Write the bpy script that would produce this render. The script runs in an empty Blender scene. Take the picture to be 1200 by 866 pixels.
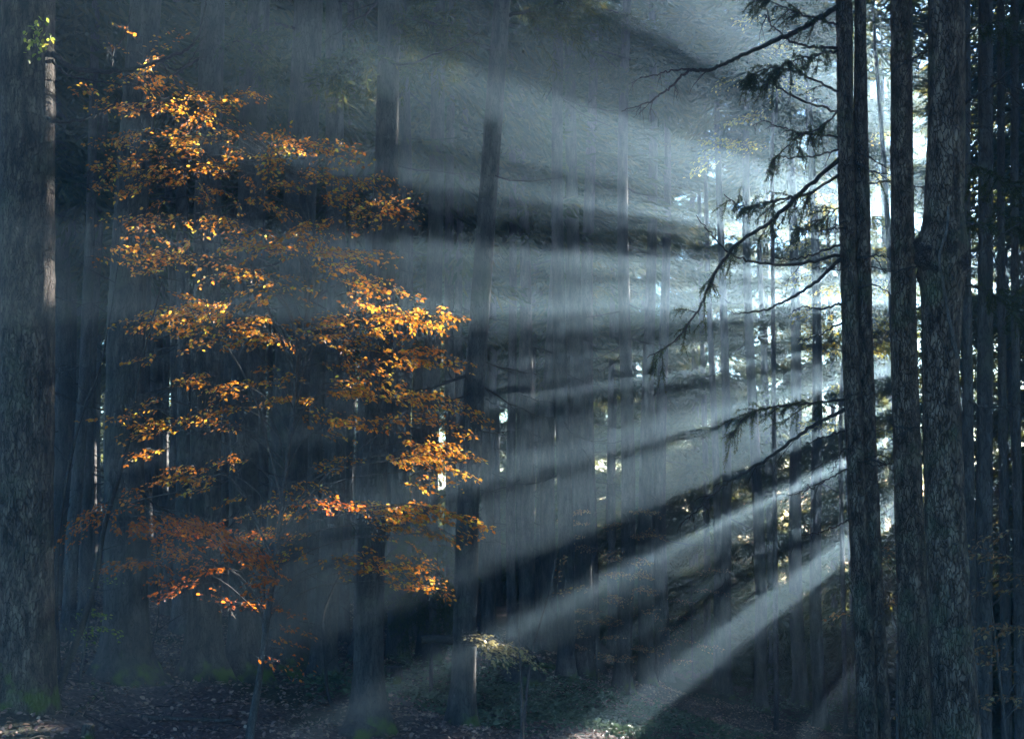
import bpy, math, random
import numpy as np
from mathutils import Vector

sc = bpy.context.scene
C = sc.collection
rs = np.random.RandomState
PI = math.pi

# ------------------------------------------------------------------ camera
F = 1400.0                       # focal length in pixels of a 1200 px wide picture
PITCH = math.radians(4.0)
CAMZ = 2.2
AXIS_Y = 482.0
cd = bpy.data.cameras.new('camera')
cam = bpy.data.objects.new('camera', cd)
C.objects.link(cam)
cam.location = (0, 0, CAMZ)
cam.rotation_euler = (PI / 2 + PITCH, 0, 0)
cd.sensor_width = 36.0
cd.lens = 36.0 * F / 1200.0
cd.shift_y = (AXIS_Y - 433.0) / 1200.0
cd.clip_start = 0.1
cd.clip_end = 500
sc.camera = cam
CAM = np.array([0, 0, CAMZ])


def ray(px, py):
    x, y = (px - 600.0) / F, (AXIS_Y - py) / F
    cp, sp = math.cos(PITCH), math.sin(PITCH)
    return np.array([x, cp - y * sp, sp + y * cp])


def at(px, py, Y):
    d = ray(px, py)
    return CAM + d * (Y / d[1])


# ------------------------------------------------------------------ light
SUN = ray(1378, 345)
SUN = SUN / np.linalg.norm(SUN)
elev = math.asin(SUN[2])
azim = math.atan2(SUN[0], SUN[1])
w = bpy.data.worlds.new('World')
sc.world = w
w.use_nodes = True
nt = w.node_tree
sky = nt.nodes.new('ShaderNodeTexSky')
sky.sky_type = 'NISHITA'
sky.sun_disc = False
sky.sun_elevation = elev
sky.sun_rotation = azim
sky.ozone_density = 6.0
sky.air_density = 1.2
sky.dust_density = 0.2
bg = nt.nodes['Background']
nt.links.new(sky.outputs[0], bg.inputs[0])
bg.inputs[1].default_value = 0.065
sd = bpy.data.lights.new('sun', 'SUN')
sd.energy = 5.0
sd.angle = math.radians(0.5)
sd.color = (1.0, 0.94, 0.86)
so = bpy.data.objects.new('sun', sd)
C.objects.link(so)
so.location = Vector(SUN * 60)
so.rotation_euler = Vector(-SUN).to_track_quat('-Z', 'Y').to_euler()

vs = sc.view_settings
vs.view_transform = 'Standard'
vs.look = 'None'
vs.exposure = 3.8
vs.gamma = 1.0
cy = sc.cycles
cy.use_denoising = True
cy.denoiser = 'OPENIMAGEDENOISE'
cy.denoising_input_passes = 'RGB_ALBEDO_NORMAL'
cy.denoising_prefilter = 'ACCURATE'
cy.max_bounces = 5
cy.diffuse_bounces = 2
cy.glossy_bounces = 1
cy.transmission_bounces = 3
cy.volume_bounces = 0
cy.transparent_max_bounces = 4
cy.sample_clamp_indirect = 4.0
cy.sample_clamp_direct = 12.0

# sun-aligned frame: a = to the right of the line camera-sun, b = above it
E1 = np.array([SUN[1], -SUN[0], 0.0])
E1 /= np.linalg.norm(E1)
E2 = np.cross(E1, SUN)
if E2[2] < 0:
    E2 = -E2
SH = np.array([SUN[0], SUN[1], 0.0])
SH /= np.linalg.norm(SH)


def ab(P):
    Q = P - CAM
    return Q @ E1, Q @ E2


def theta_px(px, py):
    d = ray(px, py)
    return math.degrees(math.atan2(d @ E2, -(d @ E1)))


def uv(u, v):                    # ground position from distance towards the sun and distance to its right
    p = SH * u + E1 * v
    return p[0], p[1]


# ------------------------------------------------------------------ terrain
def gz(x, y):
    x = np.asarray(x, float)
    y = np.asarray(y, float)
    z = -0.5 - 1.7 * np.tanh(x / 12.0) - 0.015 * y - 1.5 / (1 + np.exp(-(y - 19) / 3.0)) / (1 + np.exp(-(x - 2.5) / 1.3))
    z = z + 0.10 * np.sin(x * 0.9 + 1.3) * np.sin(y * 0.55 + 0.4) + 0.05 * np.sin(x * 2.3 + y * 1.1) + 0.025 * np.sin(x * 5.1 - y * 3.7)
    z = z + 0.16 * np.exp(-(((x + 3.6) / 2.2) ** 2 + ((y - 13.0) / 2.6) ** 2))
    z = z - 0.35 * np.exp(-(((x + 0.8) / 1.5) ** 2 + ((y - 18.2) / 2.5) ** 2)) - 0.12 * np.exp(-(((x + 2.8) / 1.0) ** 2 + ((y - 12.8) / 1.5) ** 2))
    return z


def gpt(px, py):
    d = ray(px, py)
    t = 2.0
    for _ in range(400):
        p = CAM + d * t
        h = p[2] - float(gz(p[0], p[1]))
        if h < 0.005 or t > 90:
            break
        t += max(0.01, h * 0.6)
    return CAM + d * t


# ------------------------------------------------------------------ mesh helpers
def link(o, parent=None):
    C.objects.link(o)
    if parent is not None:
        o.parent = parent
    return o


def mesh(name, V, F4, mat, smooth=True):
    V = np.asarray(V, np.float32).reshape(-1, 3)
    F4 = np.asarray(F4, np.int32)
    k = F4.shape[1]
    me = bpy.data.meshes.new(name)
    me.vertices.add(len(V))
    me.vertices.foreach_set('co', V.ravel())
    me.loops.add(F4.size)
    me.loops.foreach_set('vertex_index', F4.ravel())
    me.polygons.add(len(F4))
    me.polygons.foreach_set('loop_start', np.arange(0, F4.size, k, dtype=np.int32))
    me.polygons.foreach_set('loop_total', np.full(len(F4), k, np.int32))
    me.update(calc_edges=True)
    me.validate()
    if smooth:
        me.polygons.foreach_set('use_smooth', np.ones(len(me.polygons), bool))
    me.materials.append(mat)
    return me


def part(name, me, parent, kind=None, label=None):
    o = link(bpy.data.objects.new(name, me), parent)
    if kind:
        o['kind'] = kind
    if label:
        o['label'] = label
    return o


def thing(name, label, cat, loc=(0, 0, 0), group=None):
    o = bpy.data.objects.new(name, None)
    C.objects.link(o)
    o.empty_display_size = 0.3
    o.location = Vector([float(c) for c in loc])
    o['label'] = label
    o['category'] = cat
    if group:
        o['group'] = group
    return o


class MB:
    """collects quads"""
    def __init__(s):
        s.V, s.F, s.n = [], [], 0

    def add(s, V, Fq):
        V = np.asarray(V, float).reshape(-1, 3)
        s.V.append(V)
        s.F.append(np.asarray(Fq, int) + s.n)
        s.n += len(V)

    def tube(s, P, R, sides=6, rough=0.0, seed=0):
        s.add(*tube(P, R, sides, rough, seed))

    def mesh(s, name, mat, smooth=True, off=None):
        V = np.concatenate(s.V)
        if off is not None:
            V = V - np.asarray(off)
        return mesh(name, V, np.concatenate(s.F), mat, smooth)


def tube(P, R, sides=6, rough=0.0, seed=0):
    P = np.asarray(P, float)
    n = len(P)
    R = np.broadcast_to(np.asarray(R, float), (n,))
    T = np.gradient(P, axis=0)
    T /= np.linalg.norm(T, axis=1)[:, None] + 1e-9
    ref = np.array([1.0, 0.02, 0.03]) if abs(T[0][0]) < 0.8 else np.array([0.02, 0.03, 1.0])
    A = np.zeros((n, 3))
    for i in range(n):
        ref = ref - T[i] * (ref @ T[i])
        ref /= np.linalg.norm(ref) + 1e-9
        A[i] = ref
    B = np.cross(T, A)
    ang = np.linspace(0, 2 * PI, sides, endpoint=False)
    rr = R[:, None] * np.ones((n, sides))
    if rough:
        g = rs(seed)
        k1 = g.uniform(0, 6.28, 8)
        zz = np.arange(n)[:, None]
        wob = (np.sin(2 * ang + k1[0] + zz * 0.13) + np.sin(3 * ang + k1[1] - zz * 0.21) + 0.7 * np.sin(5 * ang + k1[2] + zz * 0.31)) / 2.7
        rr = rr * (1 + rough * wob + rough * 0.6 * g.normal(0, 1, (n, sides)))
    V = P[:, None, :] + rr[:, :, None] * (np.cos(ang)[None, :, None] * A[:, None, :] + np.sin(ang)[None, :, None] * B[:, None, :])
    idx = np.arange(n * sides).reshape(n, sides)
    q = np.stack([idx[:-1], np.roll(idx[:-1], -1, 1), np.roll(idx[1:], -1, 1), idx[1:]], -1).reshape(-1, 4)
    return V.reshape(-1, 3), q


def smooth_path(P, n):
    """Catmull-Rom through control points"""
    P = np.asarray(P, float)
    Q = np.vstack([2 * P[0] - P[1], P, 2 * P[-1] - P[-2]])
    t = np.linspace(0, len(P) - 1 - 1e-6, n)
    i = t.astype(int)
    f = (t - i)[:, None]
    p0, p1, p2, p3 = Q[i], Q[i + 1], Q[i + 2], Q[i + 3]
    return 0.5 * (2 * p1 + (p2 - p0) * f + (2 * p0 - 5 * p1 + 4 * p2 - p3) * f ** 2 + (3 * p1 - p0 - 3 * p2 + p3) * f ** 3)


def unit(v):
    return v / (np.linalg.norm(v, axis=-1, keepdims=True) + 1e-9)


def diamonds(pos, d, nrm, L, W):
    """one thin four-cornered spray per row"""
    d = unit(d)
    s = unit(np.cross(d, nrm))
    L = np.asarray(L)[:, None]
    W = np.asarray(W)[:, None]
    V = np.stack([pos, pos + d * L * 0.45 + s * W * 0.5, pos + d * L, pos + d * L * 0.45 - s * W * 0.5], 1)
    return V.reshape(-1, 3), np.arange(len(pos) * 4).reshape(-1, 4)


def leaves(pos, d, nrm, L):
    """folded ovate leaves"""
    d = unit(d)
    s = unit(np.cross(d, nrm))
    n = unit(np.cross(s, d))
    L = np.asarray(L)[:, None]
    W = L * 0.62
    up = n * L * 0.12
    V = np.stack([pos, pos + d * L * 0.33 + s * W * 0.5 + up, pos + d * L * 0.7 + s * W * 0.36 + up, pos + d * L,
                  pos + d * L * 0.7 - s * W * 0.36 + up, pos + d * L * 0.33 - s * W * 0.5 + up], 1)
    m = len(pos)
    b = np.arange(m)[:, None] * 6
    q = np.concatenate([b + [0, 1, 2, 3], b + [0, 3, 4, 5]], 0)
    return V.reshape(-1, 3), q


# ------------------------------------------------------------------ materials
def newmat(name):
    m = bpy.data.materials.new(name)
    m.use_nodes = True
    t = m.node_tree
    for n in list(t.nodes):
        t.nodes.remove(n)
    out = t.nodes.new('ShaderNodeOutputMaterial')
    return m, t, out


def ramp(t, stops):
    r = t.nodes.new('ShaderNodeValToRGB')
    e = r.color_ramp.elements
    while len(e) < len(stops):
        e.new(0.5)
    for k, (p, c) in enumerate(stops):
        e[k].position = p
        e[k].color = (*c, 1)
    return r


def bark_material(name, c0, c1, c2, scale=(9, 9, 2.2), bump=0.6, moss=0.0, lichen=0.35):
    m, t, out = newmat(name)
    N, Lk = t.nodes.new, t.links.new
    tc = N('ShaderNodeTexCoord')
    mp = N('ShaderNodeMapping')
    mp.inputs['Scale'].default_value = scale
    Lk(tc.outputs['Object'], mp.inputs[0])
    wn = N('ShaderNodeTexNoise'); wn.inputs['Scale'].default_value = 2.0; wn.inputs['Detail'].default_value = 3
    Lk(mp.outputs[0], wn.inputs['Vector'])
    mixv = N('ShaderNodeMixRGB'); mixv.blend_type = 'ADD'; mixv.inputs[0].default_value = 0.8
    Lk(mp.outputs[0], mixv.inputs[1]); Lk(wn.outputs['Color'], mixv.inputs[2])
    vo = N('ShaderNodeTexVoronoi'); vo.feature = 'DISTANCE_TO_EDGE'; vo.inputs['Scale'].default_value = 3.2
    Lk(mixv.outputs[0], vo.inputs['Vector'])
    no = N('ShaderNodeTexNoise'); no.inputs['Scale'].default_value = 1.4; no.inputs['Detail'].default_value = 6
    Lk(mp.outputs[0], no.inputs['Vector'])
    r = ramp(t, [(0.3, c0), (0.5, c1), (0.72, c2)])
    Lk(no.outputs[0], r.inputs[0])
    crack = N('ShaderNodeMapRange'); crack.inputs[1].default_value = 0.0; crack.inputs[2].default_value = 0.12
    crack.inputs[3].default_value = 0.38; crack.inputs[4].default_value = 1.0
    Lk(vo.outputs['Distance'], crack.inputs[0])
    mul = N('ShaderNodeMixRGB'); mul.blend_type = 'MULTIPLY'; mul.inputs[0].default_value = 1  # crack shade put into the bark colour, as bump alone shows weakly
    Lk(r.outputs[0], mul.inputs[1]); Lk(crack.outputs[0], mul.inputs[2])
    # moss and lichen, patches of their own
    n2 = N('ShaderNodeTexNoise'); n2.inputs['Scale'].default_value = 1.6; n2.inputs['Detail'].default_value = 7; n2.inputs['Roughness'].default_value = 0.65
    Lk(tc.outputs['Object'], n2.inputs['Vector'])
    r2 = ramp(t, [(0.52, (0, 0, 0)), (0.66, (lichen,) * 3)])
    Lk(n2.outputs[0], r2.inputs[0])
    mx = N('ShaderNodeMixRGB'); mx.inputs[2].default_value = (0.075, 0.095, 0.05, 1)
    Lk(r2.outputs[0], mx.inputs[0]); Lk(mul.outputs[0], mx.inputs[1])
    last = mx
    if moss:
        sx = N('ShaderNodeSeparateXYZ'); Lk(tc.outputs['Object'], sx.inputs[0])
        mr = N('ShaderNodeMapRange'); mr.inputs[1].default_value = moss; mr.inputs[2].default_value = 0.0
        mr.inputs[3].default_value = -0.25; mr.inputs[4].default_value = 0.26
        Lk(sx.outputs['Z'], mr.inputs[0])
        n3 = N('ShaderNodeTexNoise'); n3.inputs['Scale'].default_value = 4.5; n3.inputs['Detail'].default_value = 6
        Lk(tc.outputs['Object'], n3.inputs['Vector'])
        ad = N('ShaderNodeMath'); ad.operation = 'ADD'
        Lk(mr.outputs[0], ad.inputs[0]); Lk(n3.outputs[0], ad.inputs[1])
        r3 = ramp(t, [(0.72, (0, 0, 0)), (0.86, (1, 1, 1))])
        Lk(ad.outputs[0], r3.inputs[0])
        m3 = N('ShaderNodeMixRGB'); m3.inputs[2].default_value = (0.085, 0.115, 0.02, 1)
        Lk(r3.outputs[0], m3.inputs[0]); Lk(last.outputs[0], m3.inputs[1])
        last = m3
    b = N('ShaderNodeBsdfPrincipled'); b.inputs['Roughness'].default_value = 0.88
    b.inputs['Specular IOR Level'].default_value = 0.25
    Lk(last.outputs[0], b.inputs['Base Color'])
    hs = N('ShaderNodeMath'); hs.operation = 'MULTIPLY_ADD'; hs.inputs[1].default_value = 0.6
    Lk(no.outputs[0], hs.inputs[0]); Lk(crack.outputs[0], hs.inputs[2])
    bp = N('ShaderNodeBump'); bp.inputs['Strength'].default_value = bump; bp.inputs['Distance'].default_value = 0.035
    Lk(hs.outputs[0], bp.inputs['Height']); Lk(bp.outputs[0], b.inputs['Normal'])
    Lk(b.outputs[0], out.inputs[0])
    return m


def leaf_material(name, stops, transl, trans_stops=None, gloss=0.25):
    """diffuse + translucent; every leaf its own colour"""
    m, t, out = newmat(name)
    N, Lk = t.nodes.new, t.links.new
    ge = N('ShaderNodeNewGeometry')
    r = ramp(t, stops)
    Lk(ge.outputs['Random Per Island'], r.inputs[0])
    r2 = ramp(t, trans_stops or stops)
    Lk(ge.outputs['Random Per Island'], r2.inputs[0])
    d = N('ShaderNodeBsdfPrincipled'); d.inputs['Roughness'].default_value = 0.75 if gloss < 0.2 else 0.55
    d.inputs['Specular IOR Level'].default_value = gloss
    tr = N('ShaderNodeBsdfTranslucent')
    Lk(r.outputs[0], d.inputs['Base Color']); Lk(r2.outputs[0], tr.inputs[0])
    mx = N('ShaderNodeMixShader'); mx.inputs[0].default_value = transl
    Lk(d.outputs[0], mx.inputs[1]); Lk(tr.outputs[0], mx.inputs[2]); Lk(mx.outputs[0], out.inputs[0])
    return m


M_bark = bark_material('spruce_bark', (0.035, 0.032, 0.031), (0.075, 0.066, 0.062), (0.13, 0.12, 0.115))
M_bark_near = bark_material('scaly_bark', (0.03, 0.023, 0.019), (0.092, 0.066, 0.05), (0.22, 0.17, 0.13), (12, 12, 4.2), 1.0, lichen=0.7)
M_bark_left = bark_material('plated_bark', (0.028, 0.022, 0.019), (0.085, 0.064, 0.05), (0.19, 0.15, 0.115), (11, 11, 3.2), 1.0, moss=1.6, lichen=0.4)
M_burl = bark_material('burl_bark', (0.018, 0.013, 0.012), (0.045, 0.032, 0.028), (0.10, 0.075, 0.065), (16, 16, 14), 1.0, lichen=0.15)
M_bark_mossy = bark_material('mossy_bark', (0.03, 0.028, 0.026), (0.06, 0.055, 0.05), (0.10, 0.092, 0.085), (9, 9, 2.2), 0.6, moss=0.9)
M_twig = bark_material('twig_bark', (0.02, 0.018, 0.018), (0.04, 0.036, 0.034), (0.07, 0.06, 0.055), (30, 30, 30), 0.3, lichen=0.2)
M_beechbark = bark_material('beech_bark', (0.05, 0.044, 0.04), (0.085, 0.075, 0.068), (0.14, 0.125, 0.115), (20, 20, 6), 0.3, lichen=0.3)
M_needle = leaf_material('spruce_needles', [(0, (0.021, 0.04, 0.023)), (0.5, (0.025, 0.045, 0.025)), (1, (0.032, 0.05, 0.025))], 0.35,
                         [(0, (0.05, 0.08, 0.03)), (0.6, (0.10, 0.12, 0.03)), (1, (0.24, 0.2, 0.04))], gloss=0.1)
M_needle_edge = leaf_material('edge_needles', [(0, (0.03, 0.05, 0.028)), (0.5, (0.035, 0.055, 0.03)), (1, (0.042, 0.06, 0.03))], 0.38,
                              [(0, (0.09, 0.11, 0.03)), (0.55, (0.12, 0.13, 0.03)), (1, (0.17, 0.16, 0.035))], gloss=0.1)
M_beech = leaf_material('autumn_leaves', [(0, (0.26, 0.09, 0.02)), (0.25, (0.42, 0.13, 0.02)), (0.6, (0.56, 0.215, 0.028)), (0.85, (0.6, 0.34, 0.04)), (1, (0.38, 0.36, 0.06))], 0.5,
                        [(0, (0.6, 0.18, 0.02)), (0.25, (0.8, 0.26, 0.025)), (0.6, (0.92, 0.4, 0.035)), (0.85, (0.92, 0.58, 0.06)), (1, (0.65, 0.6, 0.08))])
M_brownleaf = leaf_material('withered_leaves', [(0, (0.22, 0.10, 0.05)), (0.5, (0.36, 0.19, 0.08)), (1, (0.42, 0.31, 0.13))], 0.35)
M_paleleaf = leaf_material('pale_leaves', [(0, (0.26, 0.22, 0.10)), (0.6, (0.34, 0.30, 0.14)), (1, (0.42, 0.34, 0.16))], 0.4)
M_redleaf = leaf_material('russet_leaves', [(0, (0.36, 0.08, 0.02)), (0.5, (0.5, 0.13, 0.022)), (1, (0.55, 0.2, 0.03))], 0.5,
                          [(0, (0.7, 0.13, 0.02)), (0.5, (0.85, 0.22, 0.02)), (1, (0.9, 0.33, 0.03))])
M_greenleaf = leaf_material('green_leaves', [(0, (0.10, 0.14, 0.03)), (0.6, (0.16, 0.2, 0.04)), (1, (0.26, 0.24, 0.05))], 0.5,
                            [(0, (0.25, 0.35, 0.05)), (0.6, (0.4, 0.5, 0.06)), (1, (0.6, 0.5, 0.08))])
M_sunleaf = leaf_material('yellow_green_leaves', [(0, (0.10, 0.13, 0.03)), (0.6, (0.20, 0.2, 0.04)), (1, (0.34, 0.28, 0.05))], 0.5,
                         [(0, (0.35, 0.4, 0.06)), (0.6, (0.6, 0.52, 0.07)), (1, (0.8, 0.62, 0.1))])
M_litter = leaf_material('leaf_litter', [(0, (0.12, 0.075, 0.065)), (0.5, (0.22, 0.14, 0.115)), (0.9, (0.34, 0.22, 0.16)), (1, (0.44, 0.3, 0.2))], 0.1)
M_herb = leaf_material('herb_leaves', [(0, (0.05, 0.09, 0.05)), (0.6, (0.08, 0.13, 0.07)), (1, (0.12, 0.17, 0.085))], 0.3)

m, t, out = newmat('forest_soil')
N, Lk = t.nodes.new, t.links.new
tc = N('ShaderNodeTexCoord')
n1 = N('ShaderNodeTexNoise'); n1.inputs['Scale'].default_value = 0.9; n1.inputs['Detail'].default_value = 9; n1.inputs['Roughness'].default_value = 0.7
n2 = N('ShaderNodeTexNoise'); n2.inputs['Scale'].default_value = 22; n2.inputs['Detail'].default_value = 6
n3 = N('ShaderNodeTexNoise'); n3.inputs['Scale'].default_value = 0.35; n3.inputs['Detail'].default_value = 5
for n in (n1, n2, n3):
    Lk(tc.outputs['Object'], n.inputs['Vector'])
r1 = ramp(t, [(0.3, (0.05, 0.036, 0.034)), (0.55, (0.11, 0.078, 0.07)), (0.75, (0.18, 0.13, 0.11))])
Lk(n2.outputs[0], r1.inputs[0])
r3 = ramp(t, [(0.5, (0, 0, 0)), (0.62, (0.75, 0.75, 0.75))])
Lk(n3.outputs[0], r3.inputs[0])
mg = N('ShaderNodeMixRGB'); mg.inputs[2].default_value = (0.025, 0.04, 0.018, 1)
Lk(r3.outputs[0], mg.inputs[0]); Lk(r1.outputs[0], mg.inputs[1])
b = N('ShaderNodeBsdfPrincipled'); b.inputs['Roughness'].default_value = 0.95; b.inputs['Specular IOR Level'].default_value = 0.1
Lk(mg.outputs[0], b.inputs['Base Color'])
bp = N('ShaderNodeBump'); bp.inputs['Strength'].default_value = 0.8; bp.inputs['Distance'].default_value = 0.06
Lk(n2.outputs[0], bp.inputs['Height']); Lk(bp.outputs[0], b.inputs['Normal'])
Lk(b.outputs[0], out.inputs[0])
M_soil = m

# ------------------------------------------------------------------ ground
UEND, VMIN, VMAX, UMIN = 43.5, -66.0, 22.0, -14.0
nu, nv = 260, 380
uu = np.linspace(UMIN + 0.5, UEND - 0.5, nu)
vv = np.linspace(VMIN + 0.5, VMAX - 0.5, nv)
U, Vv = np.meshgrid(uu, vv, indexing='ij')
GX = SH[0] * U + E1[0] * Vv
GY = SH[1] * U + E1[1] * Vv
GV = np.stack([GX, GY, gz(GX, GY)], -1).reshape(-1, 3)
idx = np.arange(nu * nv).reshape(nu, nv)
GF = np.stack([idx[:-1, :-1], idx[:-1, 1:], idx[1:, 1:], idx[1:, :-1]], -1).reshape(-1, 4)
g = part('forest_floor', mesh('forest_floor', GV, GF, M_soil), None, kind='structure')

# ------------------------------------------------------------------ light gaps in the wood's edge
TH = {k: theta_px(*p) for k, p in dict(b1=(800, 180), b2=(850, 263), b3=(880, 342), b3b=(870, 395), b4=(880, 470), b5=(850, 613),
                                       b5b=(900, 642), b6=(900, 706)).items()}
#        centre, half width (deg), r range, openness
BEAMS = [(TH['b1'], 1.9, 6.7, 9.0, 1.0), (TH['b1'] - 4.2, 0.5, 7.0, 9.0, 0.75), (TH['b2'] + 0.6, 1.2, 6.9, 9.2, 0.9), (TH['b2'] - 1.8, 0.5, 7.0, 9.2, 0.7), (TH['b3'] + 4.0, 0.8, 6.9, 9.4, 0.75),
         (TH['b3'], 1.5, 6.9, 9.2, 0.95), (TH['b3'] - 3.4, 0.5, 6.9, 9.4, 0.7), (TH['b3b'], 1.0, 6.9, 9.2, 0.75), (TH['b3b'] - 3.4, 0.6, 6.9, 9.4, 0.75), (TH['b4'] + 2.6, 0.4, 6.9, 9.2, 0.7),
         (TH['b4'], 1.7, 6.8, 9.4, 0.95), (TH['b4'] - 3.8, 0.5, 7.2, 9.6, 0.8), (TH['b4'] - 7.2, 0.6, 7.4, 9.4, 0.6),
         (TH['b5'] + 6.4, 0.9, 7.2, 9.4, 0.75), (TH['b5'] + 3.2, 0.3, 7.2, 9.2, 0.7), (TH['b5'] + 0.5, 1.1, 6.9, 9.4, 1.0), (TH['b5'] - 1.5, 0.4, 7.1, 9.0, 0.8), (TH['b5b'], 0.7, 7.4, 9.2, 0.8),
         (TH['b6'] + 2.7, 0.3, 7.8, 9.6, 0.75), (TH['b6'] + 0.8, 0.95, 7.6, 10.2, 1.0), (TH['b6'] - 1.2, 0.75, 7.6, 10.0, 0.96)]
SHADE = []                       # (b, a) of trunks that a closed strip of the edge keeps in the shade


def openness(P):
    """share of the foliage missing at P: the gaps run towards the sun, as gaps that let light in do"""
    a, b = ab(P)
    r = np.hypot(a, b)
    th = np.degrees(np.arctan2(b, -a))
    cl = np.sin(a * 2.1 + 1.3 * np.sin(b * 1.7)) * np.sin(b * 2.7 + 0.9 * np.sin(a * 2.9 + 1.0))       # clumps
    cl2 = np.sin(a * 5.3 + 2.0) * np.sin(b * 6.1 + 1.3 * np.sin(a * 4.0))
    o = np.zeros(len(P))
    # loose foliage that lets through the light on the young beech
    soft = (r > 6.8) & (r < 9.8) & (th > -20) & (th < 23) & ((r < 8.4) | (th > -6))
    o = np.where(soft, np.clip(np.where((th > -16) & (th < 19), 0.22, 0.16) + 0.16 * cl + 0.2 * cl2, 0, 0.9), o)
    low = (r > 8.4) & (r < 10.2) & (th > -19.5) & (th < -12)
    o = np.where(low, np.clip(0.96 + 0.1 * cl2, 0, 0.99), o)
    rim = (r > 9.3) & (r < 10.6) & (th > 3) & (th < 27)
    o = np.where(rim, np.clip(0.6 + 0.5 * cl2, 0, 0.97), o)
    # bright sky through the thin trees on the right and high up
    up = (b > 2.4) & (a > -5.9) & (a < -2.2)
    o = np.where(up, np.clip(0.6 + 0.35 * cl + 0.2 * cl2, 0, 0.97), o)
    far = (r > 18) & (th > 7)
    o = np.where(far, np.clip(-0.3 + 0.55 * cl + 0.4 * cl2, 0, 0.6), o)
    inner = (a > -5.6) & (a < -3.6) & (b > 0.4) & (b <= 2.3)
    o = np.where(inner, np.clip(0.35 + 0.5 * cl2, 0, 0.9), o)
    for c, h, r0, r1, s in BEAMS:
        e = np.clip((h + 0.5 - np.abs(th - c)) / 1.0, 0, 1) * np.clip((r - r0) / 0.4 + 0.5, 0, 1) * np.clip((r1 - r) / 0.4 + 0.5, 0, 1)
        o = np.maximum(o, s * e)
    for pb, pa in SHADE:
        o = np.where(th < 16, o * np.clip((np.abs(a - np.interp(b, pb, pa)) - 0.24) / 0.1, 0, 1), o)
    return o


def fine_pattern(P, g):
    """small-scale looseness of the foliage, alike in the rows that stand behind each other"""
    a, b = ab(P)
    h = lambda s_, k: np.mod(np.sin(np.floor(a / s_ + k) * 127.1 + np.floor(b / s_ + k * 0.37) * 311.7) * 43758.5453, 1.0)
    n = 0.55 * h(0.42, 0.0) + 0.35 * h(0.19, 0.5) + 0.1 * g.rand(len(P))
    return np.clip((n - 0.5) * 1.35 + 0.5, 0, 1)


# ------------------------------------------------------------------ spruce crowns
def crown_quads(H, z0, ztop, rmax, nb, nq, g, L=(0.16, 0.34), W=(0.035, 0.065), droop=0.35, solid=1.0):
    zb = z0 + (ztop - z0) * g.rand(nb) ** 1.15
    f = (ztop - zb) / (ztop - z0)
    Lb = rmax * (0.12 + 0.88 * np.clip(f * 1.5, 0, 1) ** 0.8) * g.uniform(0.65, 1.1, nb)
    az = g.uniform(0, 2 * PI, nb)
    wgt = Lb ** 1.4
    bi = g.choice(nb, nq, p=wgt / wgt.sum())
    t = 0.12 + 0.88 * g.rand(nq) ** 0.7
    side = g.uniform(-1, 1, nq) * (0.10 + 0.34 * Lb[bi] * (1 - t) * 0.9)
    hang = -np.abs(g.normal(0, 0.14, nq)) * solid
    rad = np.stack([np.cos(az), np.sin(az)], 1)[bi]
    tan = np.stack([-np.sin(az), np.cos(az)], 1)[bi]
    rr = Lb[bi] * t
    z = zb[bi] - droop * rr * (1.2 - 0.55 * t) + hang
    pos = np.concatenate([rad * rr[:, None] + tan * side[:, None], z[:, None]], 1)
    d = np.concatenate([rad * 0.7 + tan * (np.sign(side) * g.uniform(0.1, 0.9, nq))[:, None], (-0.45 + g.normal(0, 0.35, nq))[:, None]], 1)
    nrm = g.normal(0, 0.6, (nq, 3)) + [0, 0, 0.7]
    return pos, d, nrm, g.uniform(*L, nq), g.uniform(*W, nq), (zb, az, Lb)


def limbs(mb, zb, az, Lb, droop, k, g):
    for i in g.choice(len(zb), min(k, len(zb)), replace=False):
        tt = np.linspace(0, 1, 5)
        rr = Lb[i] * tt
        P = np.stack([np.cos(az[i]) * rr, np.sin(az[i]) * rr, zb[i] - droop * rr * (1.2 - 0.55 * tt)], 1)
        mb.tube(P, 0.028 * (1 - 0.8 * tt) + 0.003, 4)


def trunk_mesh(name, mat, P, R, sides, seed, rough=0.03):
    V, q = tube(P, R, sides, rough, seed)
    return mesh(name, V, q, mat)


def trunk_path(H, lean=(0, 0), n=16, wob=0.05, g=None):
    z = np.concatenate([[-0.35], np.linspace(0, 1.0, 5), np.linspace(1.0, H, n)[1:]])
    P = np.stack([lean[0] * z / H, lean[1] * z / H, z], 1)
    ph = g.uniform(0, 6.28, 4)
    P[:, 0] += wob * np.sin(z * 0.35 + ph[0]) * np.clip(z / 3, 0, 1)
    P[:, 1] += wob * np.sin(z * 0.31 + ph[1]) * np.clip(z / 3, 0, 1)
    return P


def trunk_radius(z, r, H, flare=0.7):
    return np.maximum(0.012, r * (1 - 0.82 * np.clip(z / H, 0, 1)) * (1 + flare * np.exp(-np.clip(z, -0.3, 99) / 0.28)))


# dead branch variants shared by the mid-wood trees (unit: metres, growing along +x)
def dead_branch_mesh(seed):
    g = rs(seed)
    mb = MB()
    L = g.uniform(1.0, 2.1)
    tt = np.linspace(0, 1, 7)
    P = np.stack([L * tt, g.normal(0, 0.05, 7).cumsum() * tt, -0.45 * L * tt * (1 - 0.55 * tt) + g.normal(0, 0.015, 7)], 1)
    mb.tube(P, 0.016 * (1 - tt) + 0.003, 5)
    for k in range(g.randint(4, 9)):
        i = g.randint(1, 6)
        l = g.uniform(0.15, 0.6)
        e = P[i] + np.array([g.uniform(0.2, 0.8), g.uniform(-0.9, 0.9), g.uniform(-0.6, 0.2)]) * l
        mid = (P[i] + e) / 2 + g.normal(0, 0.03, 3)
        mb.tube(np.array([P[i], mid, e]), [0.006, 0.004, 0.002], 4)
    return mb.mesh('dead_branch', M_twig)


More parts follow.
